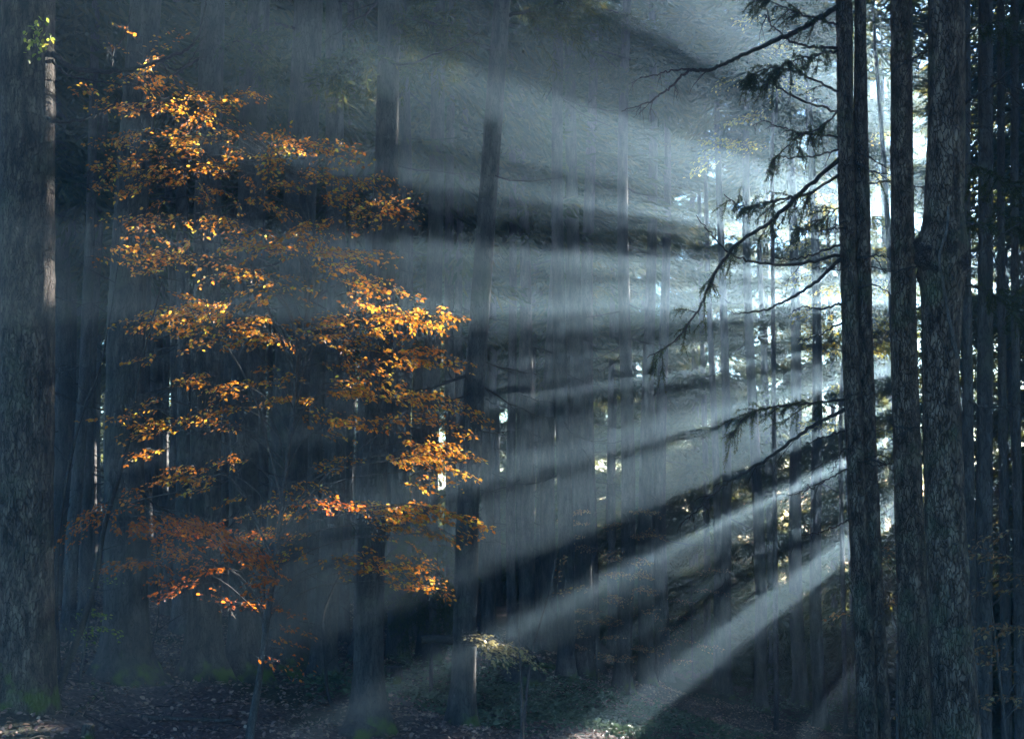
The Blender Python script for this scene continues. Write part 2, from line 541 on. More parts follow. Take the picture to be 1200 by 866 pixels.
DEAD = [dead_branch_mesh(100 + k) for k in range(8)]


def add_dead(root, base, P, z0, z1, n, g, sc_=1.0):
    for k in range(n):
        z = g.uniform(z0, z1)
        x = np.interp(z, P[:, 2], P[:, 0]); y = np.interp(z, P[:, 2], P[:, 1])
        o = part('dead_branch', DEAD[g.randint(len(DEAD))], root)
        o.location = (x, y, z)
        o.rotation_euler = (0, g.uniform(-0.15, 0.25), g.uniform(0, 2 * PI))
        s = sc_ * g.uniform(0.6, 1.15)
        o.scale = (s, s, s)


# crowns shared by the trees whose lower trunks stand in view
CROWNS = []
for k in range(4):
    g = rs(200 + k)
    pos, d, nrm, L, W, br = crown_quads(1, 0, 14.0, 2.6, 110, 7500, g, L=(0.2, 0.42), W=(0.05, 0.09))
    mb = MB()
    mb.add(*diamonds(pos, d, nrm, L, W))
    limbs(mb, *br, 0.35, 70, g)
    CROWNS.append(mb.mesh('crown', M_needle, smooth=False))


# --- branches drawn along their line in the picture, at the tree's depth
def branch(root, off, pts, Y, r0, r1=0.004, dY=0.0, twigs=0, seed=0, name='dead_branch', mat=None, foliage=0, droop=1.0, tl=(0.12, 0.36), needle=0.034):
    g = rs(seed)
    n = len(pts)
    P = np.array([at(a_, b_, Y + dY * i / (n - 1)) for i, (a_, b_) in enumerate(pts)])
    S = smooth_path(P, 8 * n)
    S[1:] += g.normal(0, 0.006, S[1:].shape)
    mb = MB()
    mb.tube(S, np.linspace(r0, r1, len(S)), 7, 0.05, seed)
    N_ = []
    for k in range(twigs):
        i = g.randint(len(S) // 7, len(S) - 1)
        T = unit(S[i] - S[i - 1])
        l = g.uniform(*tl) * (1.15 - 0.6 * i / len(S))
        side = g.choice([-1, 1])
        dd = unit(T * g.uniform(0.5, 1.1) + np.array([g.normal(0, 0.35), side * g.uniform(0.1, 0.8), -g.uniform(-0.45, 0.75) * droop]))
        tt = np.linspace(0, 1, 6)[:, None]
        Q = S[i] + dd * l * tt + np.array([0, 0, -0.25 * l * droop]) * tt ** 2 + g.normal(0, 0.008, (6, 3)) * tt
        mb.tube(Q, np.linspace(0.005, 0.0018, 6), 4)
        N_.append(Q)
        for s_ in range(g.randint(1, 4)):        # finer side shoots
            j = g.randint(1, 5)
            e = unit(dd + g.normal(0, 0.7, 3)) * l * g.uniform(0.25, 0.55)
            Q2 = Q[j] + e * np.linspace(0, 1, 4)[:, None] + np.array([0, 0, -0.08 * droop]) * np.linspace(0, 1, 4)[:, None] ** 2
            mb.tube(Q2, np.linspace(0.003, 0.0012, 4), 4)
            N_.append(Q2)
    o = part(name, mb.mesh(name, mat or M_twig, off=off), root)
    if foliage and N_:
        pos, d = [], []
        for Q in N_:
            L_ = np.linalg.norm(Q[-1] - Q[0])
            m_ = max(4, int(foliage * L_))
            t_ = g.rand(m_) * (len(Q) - 1.001)
            i = t_.astype(int)
            p_ = Q[i] + (Q[i + 1] - Q[i]) * (t_ - i)[:, None]
            T = unit(Q[-1] - Q[0])
            pos.append(p_)
            d.append(T * 0.9 + g.normal(0, 0.55, (m_, 3)))
        pos, d = np.concatenate(pos), np.concatenate(d)
        V, q = diamonds(pos, d, g.normal(0, 1, pos.shape), g.uniform(0.6, 1.2, len(pos)) * needle, g.uniform(0.12, 0.2, len(pos)) * needle)
        part('needles', mesh('needles', V - off, q, M_needle, smooth=False), o, kind='stuff')
    return o


def spruce(px_base, py_base, wpx, label, px_top=None, group=None, pos=None, seed=0, crown0=9.5, H=24.0, dead=8, mat=None,
           sides=12, r=None, name='spruce_tree', flare=0.7):
    g = rs(seed + 1000)
    p = gpt(px_base, py_base) if pos is None else np.array([pos[0], pos[1], float(gz(*pos))])
    if r is None:
        r = 0.5 * wpx * p[1] / F
    lean = (g.normal(0, 0.45), g.normal(0, 0.35))
    if px_top is not None:
        top = at(px_top, 0, p[1])
        lean = ((top[0] - p[0]) / (top[2] - p[2]) * H, 0.0)
    root = thing(name, label, 'tree', p, group)
    P = trunk_path(H, lean, 16, g.uniform(0.04, 0.15), g)
    part('trunk', trunk_mesh('trunk', mat or M_bark, P, trunk_radius(P[:, 2], r / 0.93, H, flare), sides, seed), root)
    c = part('crown', CROWNS[g.randint(4)], root)
    x = np.interp(crown0, P[:, 2], P[:, 0]); y = np.interp(crown0, P[:, 2], P[:, 1])
    c.location = (x, y, crown0)
    c.rotation_euler = (0, 0, g.uniform(0, 6.28))
    s = g.uniform(0.8, 1.15)
    c.scale = (s, s, (H - crown0 + 0.6) / 14.0)
    if dead:
        add_dead(root, p, P, 2.2, crown0 + 1, dead, g)
    return root


# ------------------------------------------------------------------ the trees one can tell apart
EXPL = []
for args in [
    # px_base, py_base, width px, px_top, label
    (147, 792, 46, 170, 'thick shadowed spruce with a wide foot behind the crossing beech shoots'),
    (238, 794, 36, 252, 'dark spruce with a curved flared foot beneath the low orange leaves'),
    (287, 794, 34, 300, 'dark spruce standing close behind the slim beech stem'),
    (337, 17.6, 46, 359, 'broad dark trunk rising straight through the middle of the orange leaves'),
    (378, 797, 26, 398, 'slim dark spruce with a bent shoot at its foot'),
    (432, 856, 32, 448, 'spruce with a swollen mossy foot beside the drooping spruce bough'),
    (466, 772, 20, 470, 'narrow dim spruce between two nearer mossy-footed trunks'),
    (502, 775, 22, 512, 'black-looking spruce behind the low drooping bough'),
    (541, 850, 26, 584, 'mossy-footed leaning spruce with a broken side stub near the ground'),
    (663, 797, 18, 655, 'left trunk of a close pair of hazy spruces'),
    (685, 793, 19, 668, 'right trunk of a close pair of hazy spruces'),
    (729, 806, 17, 738, 'spruce behind the brown twiggy undergrowth where the lowest shaft lands'),
    (757, 800, 16, 764, 'spruce just beyond the brown undergrowth beside the lowest shaft'),
    (848, 31.5, 12, 842, 'thin pole-like spruce below the lowest light shaft'),
    (887, 31.0, 14, 872, 'straight spruce in front of a fallen log under the lowest shaft'),
    (934, 32.5, 16, 921, 'first of two spruces left of the twin-stemmed trunk'),
    (956, 28.0, 14, 946, 'second of two spruces close to the twin-stemmed trunk'),
]:
    k = len(EXPL)
    far = args[1] < 100              # a distance instead of a foot seen in the picture
    EXPL.append(spruce(args[0], args[1], args[2], args[4], px_top=args[3], seed=k, pos=((args[0] - 600) / F * args[1], args[1]) if far else None, sides=18, mat=M_bark_mossy,
                       flare=0.9 if args[2] > 28 else 0.6, dead=11, crown0=14.2 + (k % 3), H=26.0))
for i_ in (5, 8):
    tp = [c_ for c_ in EXPL[i_].children if c_.name.startswith('trunk')][0]
    tv = np.array([v_.co for v_ in tp.data.vertices])
    tv = tv.reshape(-1, 18, 3).mean(1) + np.array(EXPL[i_].location)
    ta, tb = ab(tv)
    SHADE.append((tb, ta))
stub = MB()
p9 = EXPL[8].location
stub.tube([(-0.1, 0, 1.05), (-0.35, -0.05, 1.08), (-0.5, -0.08, 1.06)], [0.06, 0.05, 0.045], 8, 0.06, 4)
stub.tube([(-0.497, -0.08, 1.06), (-0.505, -0.08, 1.06)], [0.045, 0.001], 8)
part('broken_stub', stub.mesh('broken_stub', M_twig), EXPL[8])

LIMBS = [(8, [(586, 18), (630, 12), (680, -8)]), (8, [(585, 62), (540, 48), (490, 66), (455, 92)]), (9, [(655, 40), (610, 30), (560, 8)]), 
         (10, [(669, 60), (705, 66), (745, 100)]), (10, [(669, 20), (710, 12), (760, 30)]), (11, [(739, 70), (700, 60), (672, 72)]), (12, [(765, 40), (800, 52), (840, 92)]),
         (5, [(449, 70), (420, 58), (390, 74)]), (5, [(449, 30), (490, 22), (530, 40)]), (3, [(358, 40), (320, 28), (280, 48)]), (1, [(252, 60), (285, 48), (315, 70)])]
for q_, (i_, pts_) in enumerate(LIMBS):
    branch(EXPL[i_], np.array(EXPL[i_].location), pts_, EXPL[i_].location.y, 0.03, r1=0.008, dY=-0.6, seed=400 + q_, name='bough', twigs=26, foliage=70, tl=(0.3, 0.9), needle=0.11)

# ------------------------------------------------------------------ the mid wood
g = rs(7)
taken = [(o.location.x, o.location.y) for o in EXPL]
fill = []
tries = 0
while len(fill) < 150 and tries < 14000:
    tries += 1
    px = g.uniform(-120, 1290)
    Y = g.uniform(15, 46)
    x = (px - 600) / F * Y
    u = x * SH[0] + Y * SH[1]
    a = x * E1[0] + Y * E1[1]
    if u > 32.5:
        continue
    if -11.2 < a < -6.0 and u > 9:
        continue
    if 740 < px < 1000 and a > -8.6:
        continue
    if px > 985 and (g.rand() > 0.3 or Y < 24 or 1022 < px < 1052 or 1072 < px < 1090 or 1125 < px < 1150):
        continue
    if px > 980 and Y < 19:
        continue
    if Y < 19 and 100 < px < 900:
        continue
    if min([math.hypot(x - q[0], Y - q[1]) for q in taken]) < 1.25:
        continue
    taken.append((x, Y))
    fill.append((x, Y, px, a))
MARKS = [(-400, 'the picture side'), (33, 'the thick mossy trunk'), (158, 'the wide-footed trunk'), (245, 'the curve-footed trunk'), (348, 'the broad dark trunk'), (440, 'the swollen-footed trunk'), (549, 'the stub-bearing trunk'),
         (664, 'the hazy pair'), (748, 'the brown bushes'), (868, 'the pole-like trunk'), (1003, 'the twin-stemmed spruce'), (1064, 'the smooth grey trunk'), (1108, 'the burl trunk'), (1900, 'the picture side')]
ORD = 'first second third fourth fifth sixth seventh eighth ninth tenth eleventh twelfth thirteenth fourteenth fifteenth sixteenth seventeenth eighteenth nineteenth twentieth'.split()
ORD += ['twenty-' + o_ for o_ in ORD[:9]] + ['thirtieth'] + ['thirty-' + o_ for o_ in ORD[:9]] + ['fortieth'] + ['forty-' + o_ for o_ in ORD[:9]]


def place_labels(pxs, head):
    """'second of three between A and B', by where each stands among its like"""
    bins = {}
    for k, p_ in enumerate(pxs):
        i = max(j for j in range(len(MARKS)) if MARKS[j][0] <= max(p_, -399))
        bins.setdefault(min(i, len(MARKS) - 2), []).append(k)
    outl = [None] * len(pxs)
    for i, ks in bins.items():
        ks.sort(key=lambda k: pxs[k])
        for n_, k in enumerate(ks):
            A_, B_ = MARKS[i][1], MARKS[i + 1][1]
            if i == 0:
                wh = 'beyond ' + B_
            elif i == len(MARKS) - 2:
                wh = 'beyond ' + A_
            else:
                wh = 'between ' + A_ + ' and ' + B_
            wh = wh.replace(' and the ', ' and ')
            outl[k] = head + (' ' + ORD[n_] + ' of those' if len(ks) > 1 else '') + ' ' + wh
    return outl


FL = place_labels([f_[2] + 0.001 for f_ in fill], 'slender spruce,')
for k, (x, Y, px, a) in enumerate(fill):
    if px < 600:
        gr = 'slender spruces in the dark wood behind the orange beech'
    elif px < 1000:
        gr = 'slender spruces in the mist behind the light shafts'
    else:
        gr = 'slender spruces behind the big trunks against the bright sky'
    gk = rs(3000 + k)
    spruce(0, 0, 0, FL[k], group=gr, pos=(x, Y), seed=300 + k, r=gk.uniform(0.08, 0.13) if px > 985 else gk.uniform(0.09, 0.2), sides=9, H=gk.uniform(20, 26),
           crown0=gk.uniform(14.5, 15.5) if -12.2 < a < -5 else gk.uniform(11.5, 13) if px > 730 else gk.uniform(6.5, 11), dead=gk.randint(5, 11))

# ------------------------------------------------------------------ the wood's edge: dense spruces with boughs down to the ground
v = -56.0
g = rs(8)
edge = []
while v < 10:
    for row in range(3 if v > -22 else 2):
        vj = v + g.uniform(-0.5, 0.5) + row * 0.8
        ue = 33.5 if vj > -13 else 33.5 + min(2.0, (-13 - vj) * 0.3)
        edge.append((ue + row * 2.2 + g.uniform(-0.5, 0.5), vj, row))
    v += 2.3
for uq_, vq_ in [(17.5, 0.6), (20.0, 2.6), (21.5, -0.6), (28.5, -0.9), (25.0, 0.9), (29.5, 1.6), (24.0, 3.6)]:      # spruces added beside the picture to block stray sun
    edge.append((uq_, vq_, 3))
EL = {}
for row in range(4):
    ks = [k for k in range(len(edge)) if edge[k][2] == row]
    pq = [600 + F * uv(*edge[k][:2])[0] / uv(*edge[k][:2])[1] for k in ks]
    for k, l_ in zip(ks, place_labels(pq, 'dense ' + ('front', 'middle', 'back', 'added light-blocking')[row] + ' edge spruce,')):
        EL[k] = l_
for k, (u, vj, row) in enumerate(edge):
    x, y = uv(u, vj)
    p = np.array([x, y, float(gz(x, y))])
    pxc = 600 + F * x / y
    gg = rs(900 + k)
    seen = -40 < pxc < 1240
    if pxc < 620:
        gr = 'dense spruces closing the dark side of the wood'
    elif pxc < 960:
        gr = 'dense spruces at the misty edge of the wood'
    else:
        gr = 'backlit spruces at the sunny edge of the wood'
    root = thing('edge_spruce', EL[k], 'tree', p, gr)
    H = gg.uniform(23, 27)
    P = trunk_path(H, (gg.normal(0, 0.2), gg.normal(0, 0.2)), 12, 0.05, gg)
    part('trunk', trunk_mesh('trunk', M_bark, P, trunk_radius(P[:, 2], gg.uniform(0.11, 0.17), H), 8, k), root)
    near = vj > -22
    nq = (33000 if vj > -5 else 27000) if near else 8000
    pos, d, nrm, L, W, br = crown_quads(H, 0.2, H, 2.35, 150, nq, gg, L=(0.16, 0.34) if near else (0.3, 0.5), W=(0.045, 0.08) if near else (0.09, 0.14), droop=0.3, solid=1.4)
    keep = fine_pattern(pos + p, gg) > openness(pos + p)
    # the same gap lets the limbs through too
    mb = MB()
    mb.add(*diamonds(pos[keep], d[keep], nrm[keep], L[keep], W[keep]))
    part('crown', mb.mesh('crown', M_needle_edge, smooth=False), root)

# the same wood goes on unseen round the camera, added to shut out most sky
g2 = rs(71)
shade_ring = []
tries = 0
while len(shade_ring) < 24 and tries < 4000:
    tries += 1
    x, y = g2.uniform(-19, 15), g2.uniform(-11, 13)
    u, a = x * SH[0] + y * SH[1], x * E1[0] + y * E1[1]
    if y > 1.5 and abs(x) < 0.47 * y + 1.2:
        continue
    if u < UMIN + 3 or a > VMAX - 3 or math.hypot(x, y) < 2.2 or (a < 0 and a > -12 and u > 6):
        continue
    if min([math.hypot(x - q[0], y - q[1]) for q in shade_ring] + [9]) < 2.6:
        continue
    shade_ring.append((x, y))
for k, (x, y) in enumerate(shade_ring):
    spruce(0, 0, 0, 'tall unseen spruce added to shut out the sky, behind or beside the viewer', group='added unseen spruces round the viewer', pos=(x, y), seed=700 + k,
           r=g2.uniform(0.13, 0.24), sides=10, H=g2.uniform(20, 25), crown0=g2.uniform(8.0, 10.0), dead=0)

# thick undergrowth along the wood's edge closes the view under the lowest boughs
gu = rs(15)
n = 70000
uq = gu.uniform(36.0, 41.5, n)
vq = gu.uniform(-52, 14, n)
ux, uy = SH[0] * uq + E1[0] * vq, SH[1] * uq + E1[1] * vq
hmax = 2.6 + 1.1 * np.sin(vq * 0.8 + 1.0) * np.sin(uq * 1.1) + 0.7 * np.sin(vq * 2.3)
uz = gz(ux, uy) + hmax * gu.rand(n) ** 0.8
UP = np.stack([ux, uy, uz], 1)
kp = fine_pattern(UP, gu) > openness(UP)
V, q = diamonds(UP[kp], gu.normal(0, 1, (kp.sum(), 3)) + [0, 0, 0.3], gu.normal(0, 1, (kp.sum(), 3)), gu.uniform(0.2, 0.4, kp.sum()), gu.uniform(0.09, 0.16, kp.sum()))
part('undergrowth', mesh('undergrowth', V, q, M_needle_edge, smooth=False), None, kind='stuff')['label'] = 'dense low undergrowth along the edge of the wood'

# ------------------------------------------------------------------ near trunks drawn from their outline
def outline_tree(name, label, prof, Y, mat, seed, sides=28, H=22.0, crown0=11.0, rough=0.025, extra=None, nr=70):
    """prof: (px, py, width px) down the trunk as seen; the top goes on to a crown above the picture"""
    pts = np.array([at(a_, b_, Y) for a_, b_, _ in prof])
    rad = np.array([0.5 * c_ * Y / F for _, _, c_ in prof])
    o_ = pts[-1].copy(); o_[2] = float(gz(o_[0], o_[1]))
    top = pts[0] + (pts[0] - pts[1]) / (pts[0][2] - pts[1][2]) * (H - pts[0][2])
    pts = np.vstack([top, pts]); rad = np.concatenate([[0.02], rad])
    bot = pts[-1].copy(); bot[2] = o_[2] - 0.3
    if pts[-1][2] > bot[2] + 0.1:
        pts = np.vstack([pts, bot]); rad = np.concatenate([rad, [rad[-1] * 1.15]])
    pts, rad = pts[::-1], rad[::-1]
    zs = np.concatenate([np.linspace(pts[0][2], 9.5, nr), np.linspace(9.5, H, 12)[1:]])
    from_z = pts[:, 2]
    P = np.stack([np.interp(zs, from_z, pts[:, 0]), np.interp(zs, from_z, pts[:, 1]), zs], 1)
    for c in (0, 1):                     # ease the kinks
        q = P[:, c].copy()
        q[1:-1] = (q[:-2] + 2 * q[1:-1] + q[2:]) / 4
        P[:, c] = q
    R = np.interp(zs, from_z, rad)
    root = thing(name, label, 'tree', o_)
    V, q = tube(P - o_, R, sides, rough, seed)
    part('trunk', mesh('trunk', V, q, mat), root)
    if crown0:
        c = part('crown', CROWNS[seed % 4], root)
        xy = [np.interp(crown0, zs, P[:, k]) - o_[k] for k in (0, 1)]
        c.location = (xy[0], xy[1], crown0 - o_[2])
        c.scale = (1, 1, (H - crown0) / 14.0)
        c.rotation_euler = (0, 0, seed * 1.7)
    return root, o_, P


LEFT, oL, _ = outline_tree('spruce_tree', 'thickest rough-barked trunk with a mossy foot, beside the tops of the orange leaves',
                           [(33, -40, 60), (33, 200, 60), (32, 433, 61), (29, 620, 64), (27, 740, 70), (24, 810, 82), (20, 850, 104), (18, 880, 130)], 12.0, M_bark_left, 11, 40, crown0=11.5)
YA = 11.0
TWIN, oA, _ = outline_tree('twin_spruce', 'twin-stemmed spruce with long bare branches reaching into the light shafts',
                           [(989, -40, 19), (991, 200, 19), (998, 433, 20), (1005, 600, 21), (1013, 760, 22), (1019, 900, 24)], YA, M_bark_near, 12, 20, crown0=10.5)
mbt = MB()
pp = np.array([at(a_, b_, YA + 0.06) for a_, b_ in [(1033, 900), (1027, 760), (1020, 600), (1014, 433), (1009, 200), (1008, -40)]])
pp = np.vstack([pp[0] - [0, 0, 1.0], pp, pp[-1] + (pp[-1] - pp[-2]) * 2.0])
P2 = smooth_path(pp, 60)
mbt.tube(P2, np.interp(np.linspace(0, 1, 60), [0, 0.5, 0.7, 1], [12.5, 10.5, 9.5, 3]) * YA / F, 20, 0.03, 5)
part('trunk', mbt.mesh('trunk', M_bark_near, off=oA), TWIN)
YB, YC = 10.6, 9.6
MIDR, oB, _ = outline_tree('spruce_tree', 'smooth grey-barked trunk between the twin-stemmed tree and the trunk with a burl',
                           [(1056, -40, 25), (1057, 200, 26), (1060, 433, 30), (1066, 620, 33), (1072, 780, 36), (1077, 900, 39)], YB, M_bark_near, 13, 24, crown0=10.5)
BURL, oC, PC = outline_tree('spruce_tree', 'thick scaly trunk with a dark swollen burl and a clinging bare stem',
                            [(1109, -40, 42), (1109, 160, 43), (1106, 255, 46), (1105, 285, 58), (1105, 312, 57), (1104, 345, 48), (1102, 433, 41), (1107, 600, 45), (1114, 740, 49), (1122, 880, 55)], YC, M_bark_near, 14, 36, crown0=10.5, nr=110)
nla, nlo = 20, 32
LA, LO = np.meshgrid(np.linspace(-PI / 2, PI / 2, nla), np.linspace(0, 2 * PI, nlo, endpoint=False), indexing='ij')
gb = rs(6)
RB = 1 + 0.10 * np.sin(4 * LO + 3 * LA) + 0.09 * np.sin(7 * LO - 5 * LA + 1) + 0.07 * np.sin(11 * LA + 3 * LO) + gb.normal(0, 0.025, LA.shape)
k_ = YC / F
VB = np.stack([31 * k_ * RB * np.cos(LA) * np.cos(LO), 27 * k_ * RB * np.cos(LA) * np.sin(LO), 38 * k_ * RB * np.sin(LA)], -1).reshape(-1, 3) + at(1105, 303, YC) - oC
ii = np.arange(nla * nlo).reshape(nla, nlo)
part('burl', mesh('burl', VB, np.stack([ii[:-1], np.roll(ii[:-1], -1, 1), np.roll(ii[1:], -1, 1), ii[1:]], -1).reshape(-1, 4), M_burl), BURL)
for px0, w0, px1, w1, Y, lab in [(1132, 11, 1140, 14, 13.5, 'slim dark trunk showing beside the trunk with the burl'),
                                 (1155, 17, 1152, 20, 14.0, 'middle-sized dark trunk next in line after the trunk with the burl'),
                                 (1173, 9, 1180, 13, 16.0, 'thin dark trunk beside a middle-sized one against the bright sky'),
                                 (1189, 9, 1196, 13, 15.0, 'outermost thin dark trunk against the bright sky beyond all thicker ones')]:
    outline_tree('spruce_tree', lab, [(px0, -40, w0), (px0, 300, w0), ((px0 + px1) / 2, 600, (w0 + w1) / 2), (px1, 880, w1)], Y, M_bark, 20 + px0, 12, crown0=10)


A = lambda pts, r0, **k: branch(TWIN, oA, pts, YA, r0, **k)
A([(986, 4), (940, 34), (905, 50), (860, 70), (830, 82), (808, 82)], 0.024, r1=0.014, dY=-0.5, seed=1, twigs=3)
A([(808, 81), (785, 103), (760, 120), (728, 131)], 0.014, dY=0.0, seed=2, twigs=4)
A([(808, 81), (785, 83), (770, 88), (750, 91)], 0.009, seed=3, twigs=2)
A([(984, 56), (950, 55), (925, 48), (905, 30), (897, 18)], 0.014, dY=-0.4, seed=4, twigs=3)
A([(984, 300), (930, 310), (890, 308), (855, 297), (830, 270), (815, 253)], 0.015, dY=-0.6, seed=5, twigs=3)
A([(986, 303), (950, 335), (910, 358), (880, 366), (857, 367)], 0.018, dY=-0.4, seed=6, twigs=0)
A([(986, 286), (955, 298), (930, 304), (908, 302)], 0.012, dY=-0.5, seed=7, twigs=1)
A([(987, 355), (965, 362), (945, 360), (928, 365)], 0.012, dY=-0.3, seed=8, twigs=0)
A([(987, 378), (960, 392), (937, 399)], 0.011, dY=-0.3, seed=9, twigs=0)
A([(984, 160), (950, 158), (915, 150), (890, 140)], 0.010, dY=-0.5, seed=10, twigs=4)
A([(984, 175), (960, 182), (930, 185), (907, 183)], 0.010, dY=-0.5, seed=11, twigs=3)
A([(984, 132), (940, 118), (900, 97), (880, 90)], 0.012, dY=-0.5, seed=12, twigs=6)
A([(990, 505), (965, 512), (945, 520)], 0.010, dY=-0.2, seed=13)
A([(994, 548), (970, 562), (945, 575), (925, 580)], 0.008, dY=-0.2, seed=14, twigs=2)
A([(1001, 605), (985, 614), (965, 622), (940, 628)], 0.009, dY=-0.2, seed=15, twigs=1)
A([(985, 185), (940, 225), (900, 262), (860, 290), (835, 325), (820, 360), (795, 395), (758, 420)], 0.022, dY=-0.9, seed=16, name='bough', twigs=30, foliage=270)
A([(985, 205), (945, 228), (905, 236), (870, 243), (848, 228)], 0.014, dY=-0.7, seed=17, name='bough', twigs=26, foliage=270, tl=(0.1, 0.35))
A([(991, 480), (950, 500), (910, 530), (870, 555), (840, 575), (815, 600), (798, 612)], 0.018, dY=-0.8, seed=18, name='bough', twigs=7, foliage=0)
A([(991, 468), (955, 472), (915, 476), (880, 484), (855, 512)], 0.012, dY=-0.7, seed=19, name='bough', twigs=26, foliage=270, tl=(0.15, 0.42))
A([(985, 110), (945, 90), (905, 80), (865, 96)], 0.012, dY=-0.6, seed=20, name='bough', twigs=22, foliage=270)
A([(984, 60), (950, 66), (915, 78), (895, 105)], 0.012, dY=-0.7, seed=21, name='bough', twigs=30, foliage=270)
A([(984, 30), (955, 22), (925, 12), (890, -5)], 0.012, dY=-0.4, seed=22, name='bough', twigs=22, foliage=270)
A([(986, 240), (965, 255), (945, 268), (930, 270)], 0.008, dY=-0.4, seed=23, name='bough', twigs=22, foliage=270, tl=(0.1, 0.3))
A([(1018, 215), (1050, 212), (1080, 220), (1110, 216)], 0.008, dY=0.5, seed=24, name='bough', twigs=22, foliage=270, tl=(0.1, 0.3))
A([(984, 128), (962, 150), (935, 160), (905, 190)], 0.010, dY=-0.5, seed=25, name='bough', twigs=22, foliage=270)
gg = rs(44)
for k in range(12):                       # short whiskers low on the twin trunks
    y_ = gg.uniform(20, 640)
    x_ = np.interp(y_, [0, 433, 760], [988, 997, 1012]) + 8
    s_ = gg.choice([-1, 1])
    A([(x_, y_), (x_ + s_ * gg.uniform(12, 30), y_ + gg.uniform(-4, 14)), (x_ + s_ * gg.uniform(30, 55), y_ + gg.uniform(0, 24))], 0.007, dY=-0.3, seed=60 + k, twigs=1)
Bc = lambda pts, r0, **k: branch(BURL, oC, pts, YC, r0, **k)
Bc([(1122, 130), (1145, 112), (1165, 98), (1205, 64)], 0.018, dY=-0.4, seed=30, twigs=3)
Bc([(1118, 22), (1112, 30), (1112, 50), (1110, 60)], 0.012, dY=-0.16, seed=31)
# the bare stem that climbs over the burl
part('clinging_stem', (lambda mb: (mb.tube(smooth_path([at(1122, 420, YC - 0.16), at(1112, 372, YC - 0.19), at(1105, 330, YC - 0.25), at(1101, 300, YC - 0.26), at(1110, 268, YC - 0.19), at(1111, 242, YC - 0.17)], 40),
                                           np.linspace(0.016, 0.010, 40), 8, 0.06, 3), mb.mesh('clinging_stem', M_beechbark, off=oC))[1])(MB()), BURL)
for k, pts in enumerate([[(1127, 138), (1150, 150), (1185, 130)], [(1150, 88), (1170, 95), (1200, 128)], [(1085, 310), (1050, 318), (1015, 312)], [(1135, 305), (1160, 285), (1205, 255)], [(1086, 60), (1068, 70), (1045, 82)],
                         [(1135, 470), (1160, 478), (1205, 470)], [(1082, 500), (1062, 502), (1045, 498)]]):
    Bc(pts, 0.008, dY=0.6, seed=70 + k, twigs=4)
for k, pts in enumerate([[(1128, 190), (1155, 200), (1180, 215), (1210, 220)], [(1128, 40), (1160, 30), (1180, 34), (1210, 50)], [(1128, 330), (1160, 345), (1185, 350), (1210, 370)], [(1128, 260), (1150, 262), (1180, 255), (1210, 275)]]):
    Bc(pts, 0.009, dY=1.2, seed=90 + k, name='bough', twigs=22, foliage=380, tl=(0.12, 0.35))
Lf = lambda pts, r0, **k: branch(LEFT, oL, pts, 12.0, r0, **k)
Lf([(60, 62), (85, 80), (130, 84), (180, 74), (222, 56), (236, 30), (243, -6)], 0.03, r1=0.008, dY=-0.6, seed=40, twigs=4)
Lf([(60, 70), (80, 88), (120, 97), (160, 101)], 0.014, dY=-0.6, seed=41, twigs=3)
Lf([(42, 137), (65, 142), (95, 141), (118, 132), (138, 120)], 0.026, r1=0.006, dY=-0.5, seed=42, twigs=2)
Lf([(131, 78), (133, 60), (145, 44), (158, -4)], 0.010, dY=0, seed=43, twigs=2)
Lf([(190, 74), (208, 82), (225, 68), (240, 40)], 0.012, dY=0.0, seed=44, twigs=2)


# ------------------------------------------------------------------ beech shoots with flat sprays of leaves
def spray_into(tw, P0, P1, width, dens, g, size, lv, droop=0.12):
    """a flat spray of leaves from P0 to P1; lv collects pos, dir, normal, size"""
    P0, P1 = np.asarray(P0, float), np.asarray(P1, float)
    L = np.linalg.norm(P1 - P0)
    t = np.linspace(0, 1, 9)[:, None]
    M = P0 + (P1 - P0) * t + np.array([0, 0, 1.0]) * (0.10 * L * np.sin(PI * t) - 0.0) + g.normal(0, 0.018, (9, 3)) * np.sin(PI * t)
    tw.tube(M, np.linspace(0.0055, 0.0015, 9), 4)
    ax = unit(P1 - P0)
    sd_ = unit(np.cross(ax, [0, 0, 1.0]))
    up = unit(np.cross(sd_, ax))
    k = max(4, int(L / 0.075))
    for j in range(k):
        f = (j + g.uniform(0.1, 0.9)) / k
        if f < 0.12:
            continue
        i = min(7, int(f * 8))
        b0 = M[i] + (M[i + 1] - M[i]) * (f * 8 - i)
        s = 1 if j % 2 else -1
        l = width * (1.05 - 0.75 * f) * g.uniform(0.45, 1.15)
        dd = unit(ax * g.uniform(0.5, 1.0) + sd_ * s * g.uniform(0.5, 1.0) + up * g.normal(0, 0.16))
        e = b0 + dd * l + np.array([0, 0, -droop * l])
        Q = b0 + (e - b0) * np.linspace(0, 1, 4)[:, None]
        tw.tube(Q, np.linspace(0.0028, 0.001, 4), 3)
        m_ = max(2, int(l / 0.030 * dens))
        ft = np.linspace(0.12, 1.0, m_) + g.uniform(-0.03, 0.03, m_)
        pos = b0 + (e - b0) * ft[:, None] + g.normal(0, 0.012, (m_, 3))
        sg = np.where(np.arange(m_) % 2, 1, -1)[:, None]
        lat = unit(np.cross(dd, up))
        d = dd * 0.7 + lat * sg * g.uniform(0.4, 1.0, (m_, 1)) + np.array([0, 0, -0.35]) + g.normal(0, 0.28, (m_, 3))
        n = up + g.normal(0, 0.5, (m_, 3))
        lv.append((pos, d, n, size * g.uniform(0.65, 1.25, m_)))


def flush(lv, name, mat, off, parent, kind='stuff', label=None):
    pos, d, n, s = (np.concatenate([q[k] for q in lv]) for k in range(4))
    V, q = leaves(pos, d, n, s)
    return part(name, mesh(name, V - off, q, mat, smooth=False), parent, kind, label)


